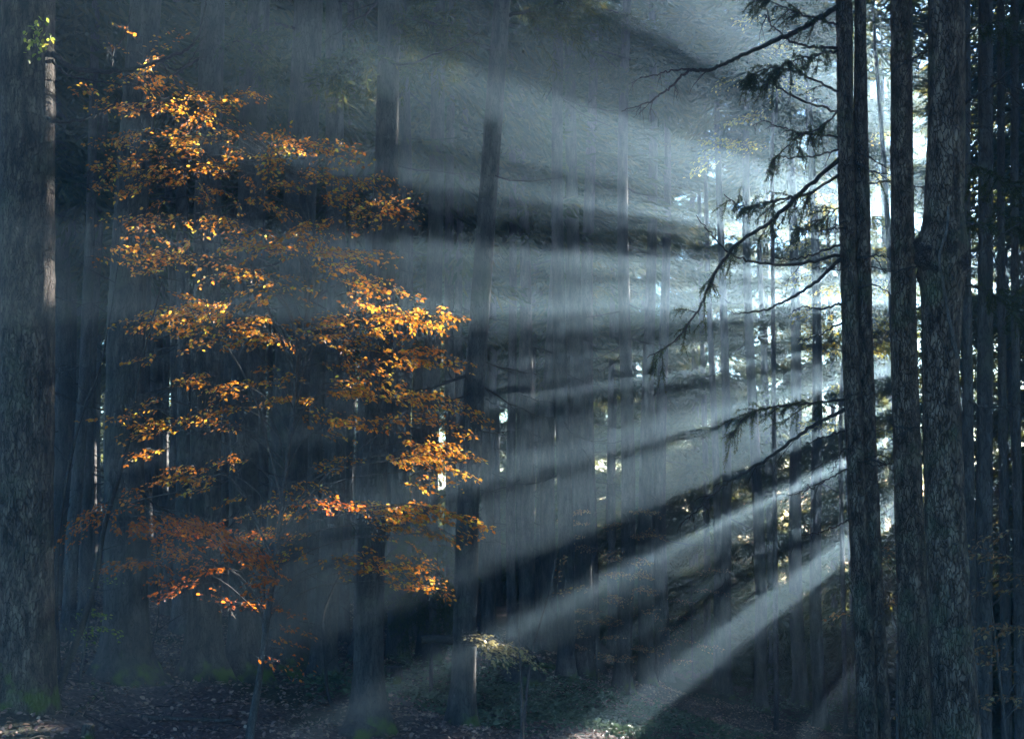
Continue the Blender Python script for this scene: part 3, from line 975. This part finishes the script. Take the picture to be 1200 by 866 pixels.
YS = 11.0
base = gpt(291, 868)
YS = base[1]
beech = thing('beech_sapling', 'slim young beech with tiers of glowing orange leaves, russet at the bottom', 'tree', base)
stem_px = [(291, 872), (303, 800), (312, 735), (322, 660), (331, 590), (340, 510), (348, 440), (357, 380), (368, 318), (372, 285), (352, 240), (345, 205)]
SP = smooth_path([at(a_, b_, YS + 0.02 * i) for i, (a_, b_) in enumerate(stem_px)], 80)
SP[0][2] -= 0.1
mb = MB(); mb.tube(SP, np.interp(np.linspace(0, 1, 80), [0, 0.1, 0.5, 1], [0.05, 0.036, 0.02, 0.004]), 9, 0.04, 2)
part('stem', mb.mesh('stem', M_beechbark, off=base), beech)
for k, pts in enumerate([[(350, 430), (343, 375), (330, 350), (314, 344)], [(340, 510), (352, 455), (362, 400), (374, 345), (388, 280), (392, 250)], [(331, 592), (300, 470), (262, 400), (245, 370), (238, 330)], [(322, 660), (270, 560), (215, 575), (150, 590), (105, 620)],
                         [(348, 440), (300, 330), (290, 300), (262, 250)], [(326, 630), (380, 560), (430, 520), (480, 480)]]):
    Q = smooth_path([at(a_, b_, YS + (0.25 if k % 2 else -0.2) * i) for i, (a_, b_) in enumerate(pts)], 30)
    mb = MB(); mb.tube(Q, np.linspace(0.014, 0.004, 30), 6, 0.05, k)
    part('limb', mb.mesh('limb', M_beechbark, off=base), beech)
# each tier: start pixel, end pixel, spread (m), leaf density
TIERS = [((395, 385), (516, 378), .30, 1.3), ((385, 352), (465, 350), .26, 1.1), ((372, 322), (448, 318), .28, 1.1), ((300, 300), (392, 262), .26, 1.0), ((352, 300), (262, 292), .30, 1.2),
         ((372, 300), (455, 300), .22, .9), ((330, 345), (262, 372), .25, 1.0), ((352, 400), (290, 385), .26, 1.2), ((352, 395), (412, 392), .30, 1.2), ((300, 360), (180, 385), .30, 1.1),
         ((262, 372), (140, 388), .26, 1.0), ((250, 372), (212, 352), .2, 1.1), ((360, 430), (460, 440), .30, .9), ((430, 425), (528, 432), .32, 1.2), ((380, 460), (480, 470), .34, .9),
         ((440, 460), (568, 490), .36, .8), ((380, 500), (450, 505), .28, .8), ((430, 485), (545, 505), .30, .6), ((360, 560), (420, 540), .26, .7), ((440, 530), (562, 552), .32, 1.2),
         ((455, 540), (535, 545), .22, 1.2), ((380, 590), (470, 610), .36, 1.1), ((420, 600), (555, 625), .36, 1.2), ((430, 620), (520, 640), .26, 1.0), ((335, 595), (420, 600), .25, .7),
         ((180, 600), (325, 682), .34, 1.3), ((150, 610), (240, 640), .34, 1.2), ((240, 640), (318, 660), .26, 1.2), ((200, 655), (128, 668), .28, 1.1), ((180, 660), (212, 680), .16, 1.0),
         ((215, 500), (128, 488), .20, 1.0), ((215, 500), (270, 482), .16, .6), ((150, 590), (88, 640), .3, .7), ((300, 470), (245, 480), .2, .5), ((440, 680), (525, 700), .30, .7),
         ((430, 680), (500, 672), .22, .6), ((310, 740), (358, 752), .15, 1.2), ((250, 710), (330, 722), .2, .6), ((305, 760), (355, 790), .2, .4), ((260, 720), (240, 700), .2, .4),
         ((262, 255), (250, 225), .25, .9), ((300, 240), (330, 150), .2, .7), ((240, 205), (160, 215), .24, 1.1), ((240, 200), (190, 180), .22, 1.0), ((250, 190), (270, 160), .18, .9),
         ((350, 205), (300, 190), .24, .7), ((352, 215), (430, 190), .25, .6), ((380, 215), (470, 240), .28, .6), ((390, 260), (480, 232), .26, .7), ((392, 250), (445, 215), .22, .6), ((390, 270), (495, 250), .22, .5),
         ((240, 120), (215, 155), .2, 1.0), ((150, 95), (225, 105), .22, 1.1), ((150, 100), (170, 75), .2, 1.0), ((190, 120), (222, 140), .2, 1.0), ((180, 75), (215, 50), .12, .7), ((160, 60), (135, 45), .12, .8), ((100, 110), (140, 120), .18, .8),
         ((105, 210), (160, 190), .16, .8), ((100, 300), (180, 320), .3, .4), ((90, 215), (130, 225), .16, .8)]
gx = rs(91)
for k in range(115):
    y_ = gx.uniform(120, 690)
    c_ = np.interp(y_, [60, 200, 330, 480, 600, 700], [190, 290, 320, 350, 350, 330])
    h_ = np.interp(y_, [60, 200, 330, 480, 600, 700], [60, 150, 170, 190, 190, 150])
    x_ = c_ + gx.uniform(-1, 1) * h_
    s_ = np.sign(x_ - c_) * gx.uniform(22, 70)
    TIERS.append(((x_ - s_ * 0.5, y_), (x_ + s_ * 0.5, y_ + gx.uniform(-8, 22)), gx.uniform(.16, .3), gx.uniform(.5, 1.0)))
gg = rs(5)
for k, (p0, p1, wd, dn) in enumerate(TIERS):
    dy = gg.uniform(-0.9, 0.9)
    Y0, Y1 = YS + dy, YS + dy + gg.uniform(-0.5, 0.5)
    tw, lv = MB(), []
    A0, A1 = at(*p0, Y0), at(*p1, Y1)
    # carry the twig back to the nearest point of the stem
    i = int(np.argmin(np.linalg.norm(SP - (A0 - np.array([0, 0, 0.5])), axis=1)))
    if np.linalg.norm(SP[i] - A0) < 2.2 and k % 2 == 0:
        Q = smooth_path([SP[i], (SP[i] * 0.55 + A0 * 0.45) + [0, 0, 0.12], A0], 10)
        tw.tube(Q, np.linspace(0.007, 0.005, 10), 4)
    for s_ in range(3):
        j = gg.normal(0, 0.10, 3) * [1, 1.2, 0.5]
        spray_into(tw, A0 + j, A1 + j * 1.2, wd * gg.uniform(0.8, 1.1), dn * 1.65, gg, 0.045, lv)
    tob = part('spray_twig', tw.mesh('spray_twig', M_beechbark, off=base), beech)
    flush(lv, 'leaf_spray', M_redleaf if p0[1] > 575 and p0[0] < 345 else M_beech, base, tob)


def shrub(label, px, py, tiers, mat, Y=None, size=0.05, seed=0, name='beech_seedling', cat='shrub', group=None, hs=None):
    g = rs(seed + 50)
    if Y is None:
        b0 = gpt(px, py)
        Y = b0[1]
    else:
        b0 = np.array([(px - 600) / F * Y, Y, float(gz((px - 600) / F * Y, Y))])
    root = thing(name, label, cat, b0, group)
    tops = [at(*p1, Y) for p0, p1, *_ in tiers]
    topz = max(q[2] for q in tops) + 0.15
    xs = np.mean([q[0] for q in tops])
    S = smooth_path([b0 - [0, 0, 0.1], b0 + [(xs - b0[0]) * 0.2, 0.05, (topz - b0[2]) * 0.4], [b0[0] + (xs - b0[0]) * 0.6, b0[1] - 0.05, b0[2] + (topz - b0[2]) * 0.75], [b0[0] + (xs - b0[0]) * 0.8, b0[1], topz]], 24)
    mb = MB(); mb.tube(S, np.linspace(0.022, 0.004, 24), 6, 0.05, seed)
    part('stem', mb.mesh('stem', M_beechbark, off=b0), root)
    for p0, p1, wd, dn in tiers:
        dy = g.uniform(-0.4, 0.4)
        tw, lv = MB(), []
        A0, A1 = at(*p0, Y + dy), at(*p1, Y + dy + g.uniform(-0.3, 0.3))
        i = int(np.argmin(np.linalg.norm(S - (A0 - [0, 0, 0.2]), axis=1)))
        tw.tube(smooth_path([S[i], (S[i] + A0) / 2 + [0, 0, 0.06], A0], 8), np.linspace(0.007, 0.004, 8), 4)
        spray_into(tw, A0, A1, wd, dn, g, size, lv)
        spray_into(tw, A0 + [0.02, 0.05, -0.03], A1 + [0.0, 0.2, -0.06], wd, dn, g, size, lv)
        o = part('spray_twig', tw.mesh('spray_twig', M_beechbark, off=b0), root)
        flush(lv, 'leaf_spray', mat, b0, o)
    return root


shrub('low beech seedling with dull green-brown leaves in front of the mossy-footed trunk with a stub', 612, 850, [((535, 750), (630, 778), .45, 1.3), ((560, 762), (600, 780), .35, 1.0), ((540, 745), (580, 752), .3, 1.0), ((545, 755), (618, 770), .4, 1.2)], M_paleleaf, Y=13.6, size=0.055, seed=1)
shrub('leaning thin seedling with a few pale leaves beside the pair of hazy spruces', 612, 862, [((650, 685), (662, 650), .12, .4), ((642, 700), (668, 690), .15, .4)], M_brownleaf, seed=2)
shrub('beech seedling with pale green leaves beside the thick mossy left trunk', 92, 800, [((75, 716), (120, 722), .25, 1.2), ((80, 735), (135, 742), .3, 1.0), ((95, 690), (130, 680), .2, .5), ((70, 730), (100, 750), .3, .8)], M_greenleaf, seed=3)
shrub('brown-leaved beech seedling low beyond the trunk with the burl', 1178, 862, [((1195, 620), (1140, 642), .3, .8), ((1205, 660), (1135, 650), .3, .9), ((1200, 690), (1140, 700), .3, .9), ((1210, 735), (1150, 742), .35, 1.0), ((1205, 790), (1150, 775), .3, .9), ((1210, 820), (1150, 825), .35, .9), ((1190, 760), (1140, 765), .3, .8), ((1215, 675), (1160, 680), .3, .9)], M_brownleaf, Y=12.6, size=0.055, seed=4)
shrub('sparse brown-leaved seedling between the twin-stemmed tree and the grey trunk', 1046, 862, [((1030, 645), (1062, 640), .15, .8), ((1000, 718), (975, 722), .15, 1.0), ((1035, 710), (1070, 705), .2, 1.0), ((1050, 760), (1066, 770), .12, .8), ((1056, 830), (1066, 842), .15, .8), ((1030, 655), (1068, 650), .15, .8)], M_brownleaf, Y=12.2, size=0.05, seed=5)
for k, (px, py, lab) in enumerate([(738, 815, 'twiggy brown undergrowth bush in front of the misty pair of trunks'), (772, 800, 'brown twiggy bush where the lowest light shaft falls'), (700, 800, 'thin brown bush at the foot of the close pair of spruces'),
                                   (812, 806, 'scant brown bush beneath the second lowest light shaft')]):
    gq = rs(600 + k)
    dn_ = 1.1 if k in (0, 2) else 0.5
    shrub(lab, px, py, [((px + gq.uniform(-10, 10), y_), (px + gq.choice([-1, 1]) * gq.uniform(22, 46), y_ + gq.uniform(-8, 6)), .45, dn_) for y_ in np.linspace(600 if k in (0, 2) else 675, 775, 13 if k in (0, 2) else 7)], M_brownleaf, size=0.045, seed=30 + k)
shrub('small seedling with a sunlit tuft of leaves under the lowest light shaft', 948, 800, [((930, 672), (975, 668), .3, .8), ((940, 680), (965, 690), .25, .6)], M_brownleaf, seed=9)
def edge_beech(label, px, Y, tiers, mat, size, seed):
    x = (px - 600) / F * Y
    b0 = np.array([x, Y, float(gz(x, Y))])
    g = rs(seed)
    root = thing('beech_tree', label, 'tree', b0)
    ys = sorted([t_[1] for t_ in tiers], reverse=True)
    S = smooth_path([b0 - [0, 0, .1]] + [at(px + 6 * math.sin(i_), y_, Y) for i_, y_ in enumerate(ys[::3])], 30)
    mb = MB(); mb.tube(S, np.linspace(0.06, 0.01, 30), 8, 0.04, seed)
    part('stem', mb.mesh('stem', M_beechbark, off=b0), root)
    for cx, cy_, hw, dn in tiers:
        s_ = -1 if cx < px else 1
        Y0 = Y + g.uniform(-0.8, 0.8)
        tw, lv = MB(), []
        for q in range(4):
            A0, A1 = at(cx - s_ * hw, cy_ - 3 + g.uniform(-8, 8), Y0 + g.uniform(-.4, .4)), at(cx + s_ * hw, cy_ + g.uniform(-6, 14), Y0 + g.uniform(-.5, .5))
            spray_into(tw, A0, A1, 0.5, dn * 0.6, g, size, lv)
        o = part('spray_twig', tw.mesh('spray_twig', M_beechbark, off=b0), root)
        flush(lv, 'leaf_spray', mat, b0, o)
    return root


edge_beech('sunlit yellow-green young beech glowing behind the twin-stemmed spruce', 985, 28.5,
           [(955, 270, 22, .8), (948, 284, 25, .9), (965, 300, 20, .5), (950, 325, 22, .8), (972, 345, 18, .8), (955, 372, 24, 1.0), (965, 392, 24, 1.0), (970, 410, 20, .8), (972, 240, 20, .5), (1030, 260, 25, .9), (1035, 300, 25, .9),
            (1030, 340, 25, .9), (1035, 380, 22, .9), (1030, 410, 22, .7), (965, 500, 25, .9), (1030, 512, 22, .8), (985, 455, 20, .5), (1036, 160, 20, .5), (1036, 210, 22, .6)], M_sunleaf, 0.085, 3)
edge_beech('sunlit yellow-green treetop leaning out above the topmost light shaft', 905, 27.0,
           [(880, 140, 30, .5), (850, 170, 25, .5), (868, 100, 28, .5), (905, 60, 28, .6), (930, 30, 28, .6), (920, 100, 28, .5), (830, 195, 20, .4), (890, 30, 25, .5), (880, 175, 24, .4)], M_sunleaf, 0.08, 4)
# green tuft high on the left trunk
lv = []
gq = rs(77)
c0 = at(45, 45, 11.62)
pos = c0 + gq.normal(0, 1, (60, 3)) * [0.07, 0.04, 0.10]
lv.append((pos, gq.normal(0, 1, (60, 3)) + [0, 0, -0.8], gq.normal(0, 1, (60, 3)), gq.uniform(0.04, 0.075, 60)))
flush(lv, 'leaf_tuft', M_greenleaf, oL, LEFT, label='small tuft of bright green leaves')


def shoot(label, pts, r0, name='bare_sapling', Y=None, seed=0):
    b0 = gpt(*pts[0])
    Y = b0[1]
    root = thing(name, label, 'sapling', b0)
    Q = smooth_path([b0 - [0, 0, 0.1]] + [at(a_, b_, Y) for a_, b_ in pts[1:]], 40)
    mb = MB(); mb.tube(Q, np.linspace(r0, 0.006, 40), 8, 0.05, seed)
    part('stem', mb.mesh('stem', M_twig, off=b0), root)
    g = rs(seed)
    for k in range(6):
        i = g.randint(12, 38)
        e = Q[i] + np.array([g.uniform(-0.6, 0.6), g.uniform(-0.3, 0.3), g.uniform(0.05, 0.5)])
        m2 = MB(); m2.tube(smooth_path([Q[i], (Q[i] + e) / 2 + g.normal(0, 0.04, 3), e], 10), np.linspace(0.008, 0.002, 10), 5)
        part('branch', m2.mesh('branch', M_twig, off=b0), root)
    return root


shoot('dark leaning shoot crossing in front of the thick shadowed spruce', [(62, 812), (90, 750), (112, 680), (122, 620), (150, 520), (165, 430), (190, 330)], 0.045, seed=1)
shoot('slim dark shoot close beside the thick mossy left trunk', [(70, 790), (66, 700), (72, 600), (92, 500), (120, 420), (140, 300)], 0.03, seed=2)
shoot('bent dark shoot curling from the foot of the slim dark spruce', [(400, 830), (385, 815), (381, 770), (378, 725), (390, 690), (405, 660)], 0.03, seed=3)
shoot('thin upright shoot in front of the spruce with the swollen foot', [(416, 800), (419, 750), (424, 680), (420, 620), (430, 560)], 0.014, seed=4)
shoot('hair-thin upright shoot in front of the thick shadowed spruce', [(174, 800), (176, 770), (186, 720), (183, 660), (196, 600)], 0.012, seed=5)

# drooping spruce bough low in the middle: a little spruce
lowb = gpt(505, 815)
ls = thing('young_spruce', 'young spruce with drooping grey-green boughs near the forest floor', 'tree', lowb)
mb = MB(); mb.tube(smooth_path([lowb - [0, 0, .1], lowb + [0, 0, 1.0], lowb + [-0.03, 0, 1.9], lowb + [0, 0, 2.6]], 20), np.linspace(0.035, 0.006, 20), 8, .04, 1)
part('trunk', mb.mesh('trunk', M_bark, off=lowb), ls)
gq = rs(12)
for k, pts in enumerate([[(505, 650), (480, 655), (455, 680), (440, 720)], [(505, 660), (520, 680), (540, 710), (552, 745)], [(505, 680), (485, 690), (470, 710), (462, 735)], [(505, 640), (490, 630), (465, 640), (440, 665)], [(505, 690), (525, 700), (545, 735), (562, 752)], [(505, 640), (525, 640), (540, 660), (552, 690)],
                         [(505, 700), (495, 710), (480, 730), (475, 750)], [(505, 710), (515, 720), (530, 745), (535, 760)]]):
    branch(ls, lowb, pts, lowb[1], 0.012, dY=gq.uniform(-0.8, 0.8), twigs=22, foliage=270, seed=130 + k, name='bough', tl=(0.2, 0.5), needle=0.06)

# ------------------------------------------------------------------ on the forest floor
def log(label, p0, p1, r, name='fallen_log', cat='log', seed=0, mat=None, rise=0.0, lab2=None):
    A0, A1 = gpt(*p0), gpt(*p1)
    n = 14
    t_ = np.linspace(0, 1, n)
    Q = A0 + (A1 - A0) * t_[:, None]
    Q[:, 2] = gz(Q[:, 0], Q[:, 1]) + r * 0.7 + rise * np.sin(PI * t_)
    g = rs(seed)
    Q[1:-1] += g.normal(0, r * 0.25, (n - 2, 3)) * [1, 1, 0.4]
    root = thing(name, label, cat, A0)
    mb = MB(); mb.tube(Q, r * (1 - 0.45 * t_), 10, 0.07, seed)
    mb.tube([Q[0], Q[0] - (Q[1] - Q[0]) * 0.003], [r, 0.001], 10)
    mb.tube([Q[-1], Q[-1] + (Q[-1] - Q[-2]) * 0.003], [r * 0.55, 0.001], 10)
    part('trunk' if r > 0.06 else 'stick', mb.mesh('log_wood', mat or M_bark_mossy, off=A0), root)
    for k in range(3):
        i = g.randint(2, n - 2)
        m2 = MB(); m2.tube(smooth_path([Q[i], Q[i] + g.normal(0, 1, 3) * [r * 2, r * 2, 0] + [0, 0, r * 2], Q[i] + g.normal(0, 1, 3) * [r * 4, r * 4, 0] + [0, 0, r * 3]], 8), np.linspace(r * 0.3, r * 0.08, 8), 5)
        part('branch_stub', m2.mesh('branch_stub', M_twig, off=A0), root)


log('fallen mossy log lying beyond the spruce under the lowest shaft', (858, 792), (945, 790), 0.09, seed=1)
log('pale fallen branch lying on the leaf litter by the slim beech', (166, 842), (272, 846), 0.03, name='fallen_branch', cat='branch', seed=2, mat=M_beechbark)
log('short stick slanting over the leaf litter near the thick mossy trunk', (84, 838), (114, 812), 0.022, name='fallen_branch', cat='branch', seed=3)
log('crooked stick beside the short slanting one on the litter', (108, 800), (126, 822), 0.018, name='fallen_branch', cat='branch', seed=4)
log('fallen log behind the mossy-footed trunk with a stub', (575, 778), (650, 786), 0.10, seed=5)
log('dim log lying at the back between spruces beneath the brown bushes', (700, 772), (820, 778), 0.08, seed=6)
for lab, px, py, r, h, s in [('small mossy cut stump on the litter beside the thick left trunk', 103, 866, 0.055, 0.13, 1), ('low stump by the spruce with the swollen foot', 462, 800, 0.13, 0.25, 2)]:
    p = gpt(px, py)
    root = thing('tree_stump', lab, 'stump', p)
    mb = MB()
    z = np.array([-0.1, 0, 0.05, h * 0.6, h])
    mb.tube(np.stack([z * 0, z * 0, z], 1), r * np.array([1.5, 1.3, 1.1, 1.0, 0.97]), 14, 0.05, s)
    part('trunk', mb.mesh('stump_bark', M_bark_left), root)
    m2 = MB(); zz = np.array([h - 0.01, h + 0.004, h + 0.006]); m2.tube(np.stack([zz * 0, zz * 0, zz], 1), [r * 0.93, r * 0.9, 0.002], 14)
    part('cut_face', m2.mesh('cut_face', M_beechbark), root)
# a stone, and an upturned root plate shaped like a boulder
for k, (px, py, r, lab) in enumerate([(418, 864, 0.16, 'mossy rounded stone at the foot of the swollen-footed spruce'), (608, 806, 0.34, 'dark mossy upturned root plate behind the low green-brown seedling')]):
    p = gpt(px, py)
    gq = rs(k + 3)
    nla, nlo = 12, 18
    la = np.linspace(-PI / 2, PI / 2, nla); lo = np.linspace(0, 2 * PI, nlo, endpoint=False)
    LA, LO = np.meshgrid(la, lo, indexing='ij')
    R = r * (1 + 0.12 * np.sin(3 * LO + LA * 2) + 0.09 * np.sin(5 * LA + 2 * LO) + gq.normal(0, 0.03, LA.shape))
    V = np.stack([R * np.cos(LA) * np.cos(LO) * 1.3, R * np.cos(LA) * np.sin(LO), R * np.sin(LA) * 0.75 + r * 0.3], -1).reshape(-1, 3)
    ii = np.arange(nla * nlo).reshape(nla, nlo)
    q = np.stack([ii[:-1], np.roll(ii[:-1], -1, 1), np.roll(ii[1:], -1, 1), ii[1:]], -1).reshape(-1, 4)
    o = part('mossy_lump', mesh('mossy_lump', V, q, M_bark_mossy), None)
    o.location = Vector(p); o['label'] = lab; o['category'] = 'stone'


def scatter(n, pxr, Yr, g):
    px = g.uniform(*pxr, n)
    Y = Yr[0] + (Yr[1] - Yr[0]) * g.rand(n) ** 0.8
    x = (px - 600) / F * Y
    return x, Y


g = rs(31)
x, y = scatter(42000, (-60, 1260), (9.5, 30), g)
pos = np.stack([x, y, gz(x, y) + g.uniform(0.0, 0.03, len(x))], 1)
V, q = leaves(pos, g.normal(0, 1, (len(x), 3)) * [1, 1, 0.35], g.normal(0, 0.45, (len(x), 3)) + [0, 0, 1], g.uniform(0.04, 0.08, len(x)))
part('leaf_litter', mesh('leaf_litter', V, q, M_litter, smooth=False), None, kind='stuff')['label'] = 'fallen brown beech leaves covering the forest floor'
# low green herbs in patches, and moss-like tufts
pats = [(570, 820, 0.9, 1.0), (620, 812, 0.9, 1.2), (520, 800, 0.8, 1.0), (690, 850, 1.4, 1.4), (760, 860, 1.5, 1.0), (480, 810, 0.6, .7), (650, 840, 1.0, 1.1), (820, 850, 1.3, 1.0), (400, 805, 0.6, .6), (560, 850, .7, .6), (1010, 840, 1.2, .6), (900, 830, 1.2, .5), (730, 830, 1.4, 1.0)]
P_, D_, N_, S_ = [], [], [], []
for px, py, r, dn in pats:
    c = gpt(px, py)
    n = int(900 * dn)
    xx = c[0] + g.normal(0, r * 0.6, n); yy = c[1] + g.normal(0, r * 0.9, n)
    hh = g.uniform(0.03, 0.16, n)
    P_.append(np.stack([xx, yy, gz(xx, yy) + hh], 1))
    an = g.uniform(0, 2 * PI, n)
    D_.append(np.stack([np.cos(an), np.sin(an), g.normal(0.05, 0.3, n)], 1))
    N_.append(g.normal(0, 0.35, (n, 3)) + [0, 0, 1]); S_.append(g.uniform(0.05, 0.12, n))
V, q = leaves(np.concatenate(P_), np.concatenate(D_), np.concatenate(N_), np.concatenate(S_))
part('ground_plants', mesh('ground_plants', V, q, M_herb, smooth=False), None, kind='stuff')['label'] = 'low green herbs growing in patches on the forest floor'
# fallen twigs
mb = MB()
x, y = scatter(420, (-40, 1240), (10, 24), g)
for i in range(len(x)):
    an = g.uniform(0, PI); l = g.uniform(0.12, 0.5)
    e = np.array([x[i] + math.cos(an) * l, y[i] + math.sin(an) * l])
    mb.tube([(x[i], y[i], float(gz(x[i], y[i])) + 0.02), ((x[i] + e[0]) / 2, (y[i] + e[1]) / 2 + 0.02, float(gz((x[i] + e[0]) / 2, (y[i] + e[1]) / 2)) + 0.04), (e[0], e[1], float(gz(*e)) + 0.02)], [0.007, 0.006, 0.003], 4)
part('fallen_twigs', mb.mesh('fallen_twigs', M_twig), None, kind='stuff')['label'] = 'small fallen twigs scattered on the forest floor'

# ------------------------------------------------------------------ haze: one closed box round camera and wood
hm, t, out = newmat('haze')
pv = t.nodes.new('ShaderNodeVolumePrincipled')
pv.inputs['Color'].default_value = (0.52, 0.79, 1.0, 1)
pv.inputs['Density'].default_value = 0.0056
pv.inputs['Anisotropy'].default_value = 0.66
t.links.new(pv.outputs[0], out.inputs['Volume'])
corners = [SH * u_ + E1 * v_ + np.array([0, 0, z_]) for z_ in (-6.5, 30.5) for u_, v_ in ((UMIN, VMIN), (UMIN, VMAX), (UEND, VMAX), (UEND, VMIN))]
me = bpy.data.meshes.new('haze')
me.from_pydata([tuple(c) for c in corners], [], [(3, 2, 1, 0), (4, 5, 6, 7), (1, 5, 4, 0), (2, 6, 5, 1), (3, 7, 6, 2), (0, 4, 7, 3)])
me.materials.append(hm)
hz = part('haze', me, None, kind='stuff')
hz['label'] = 'thin blue morning mist hanging between the trees'
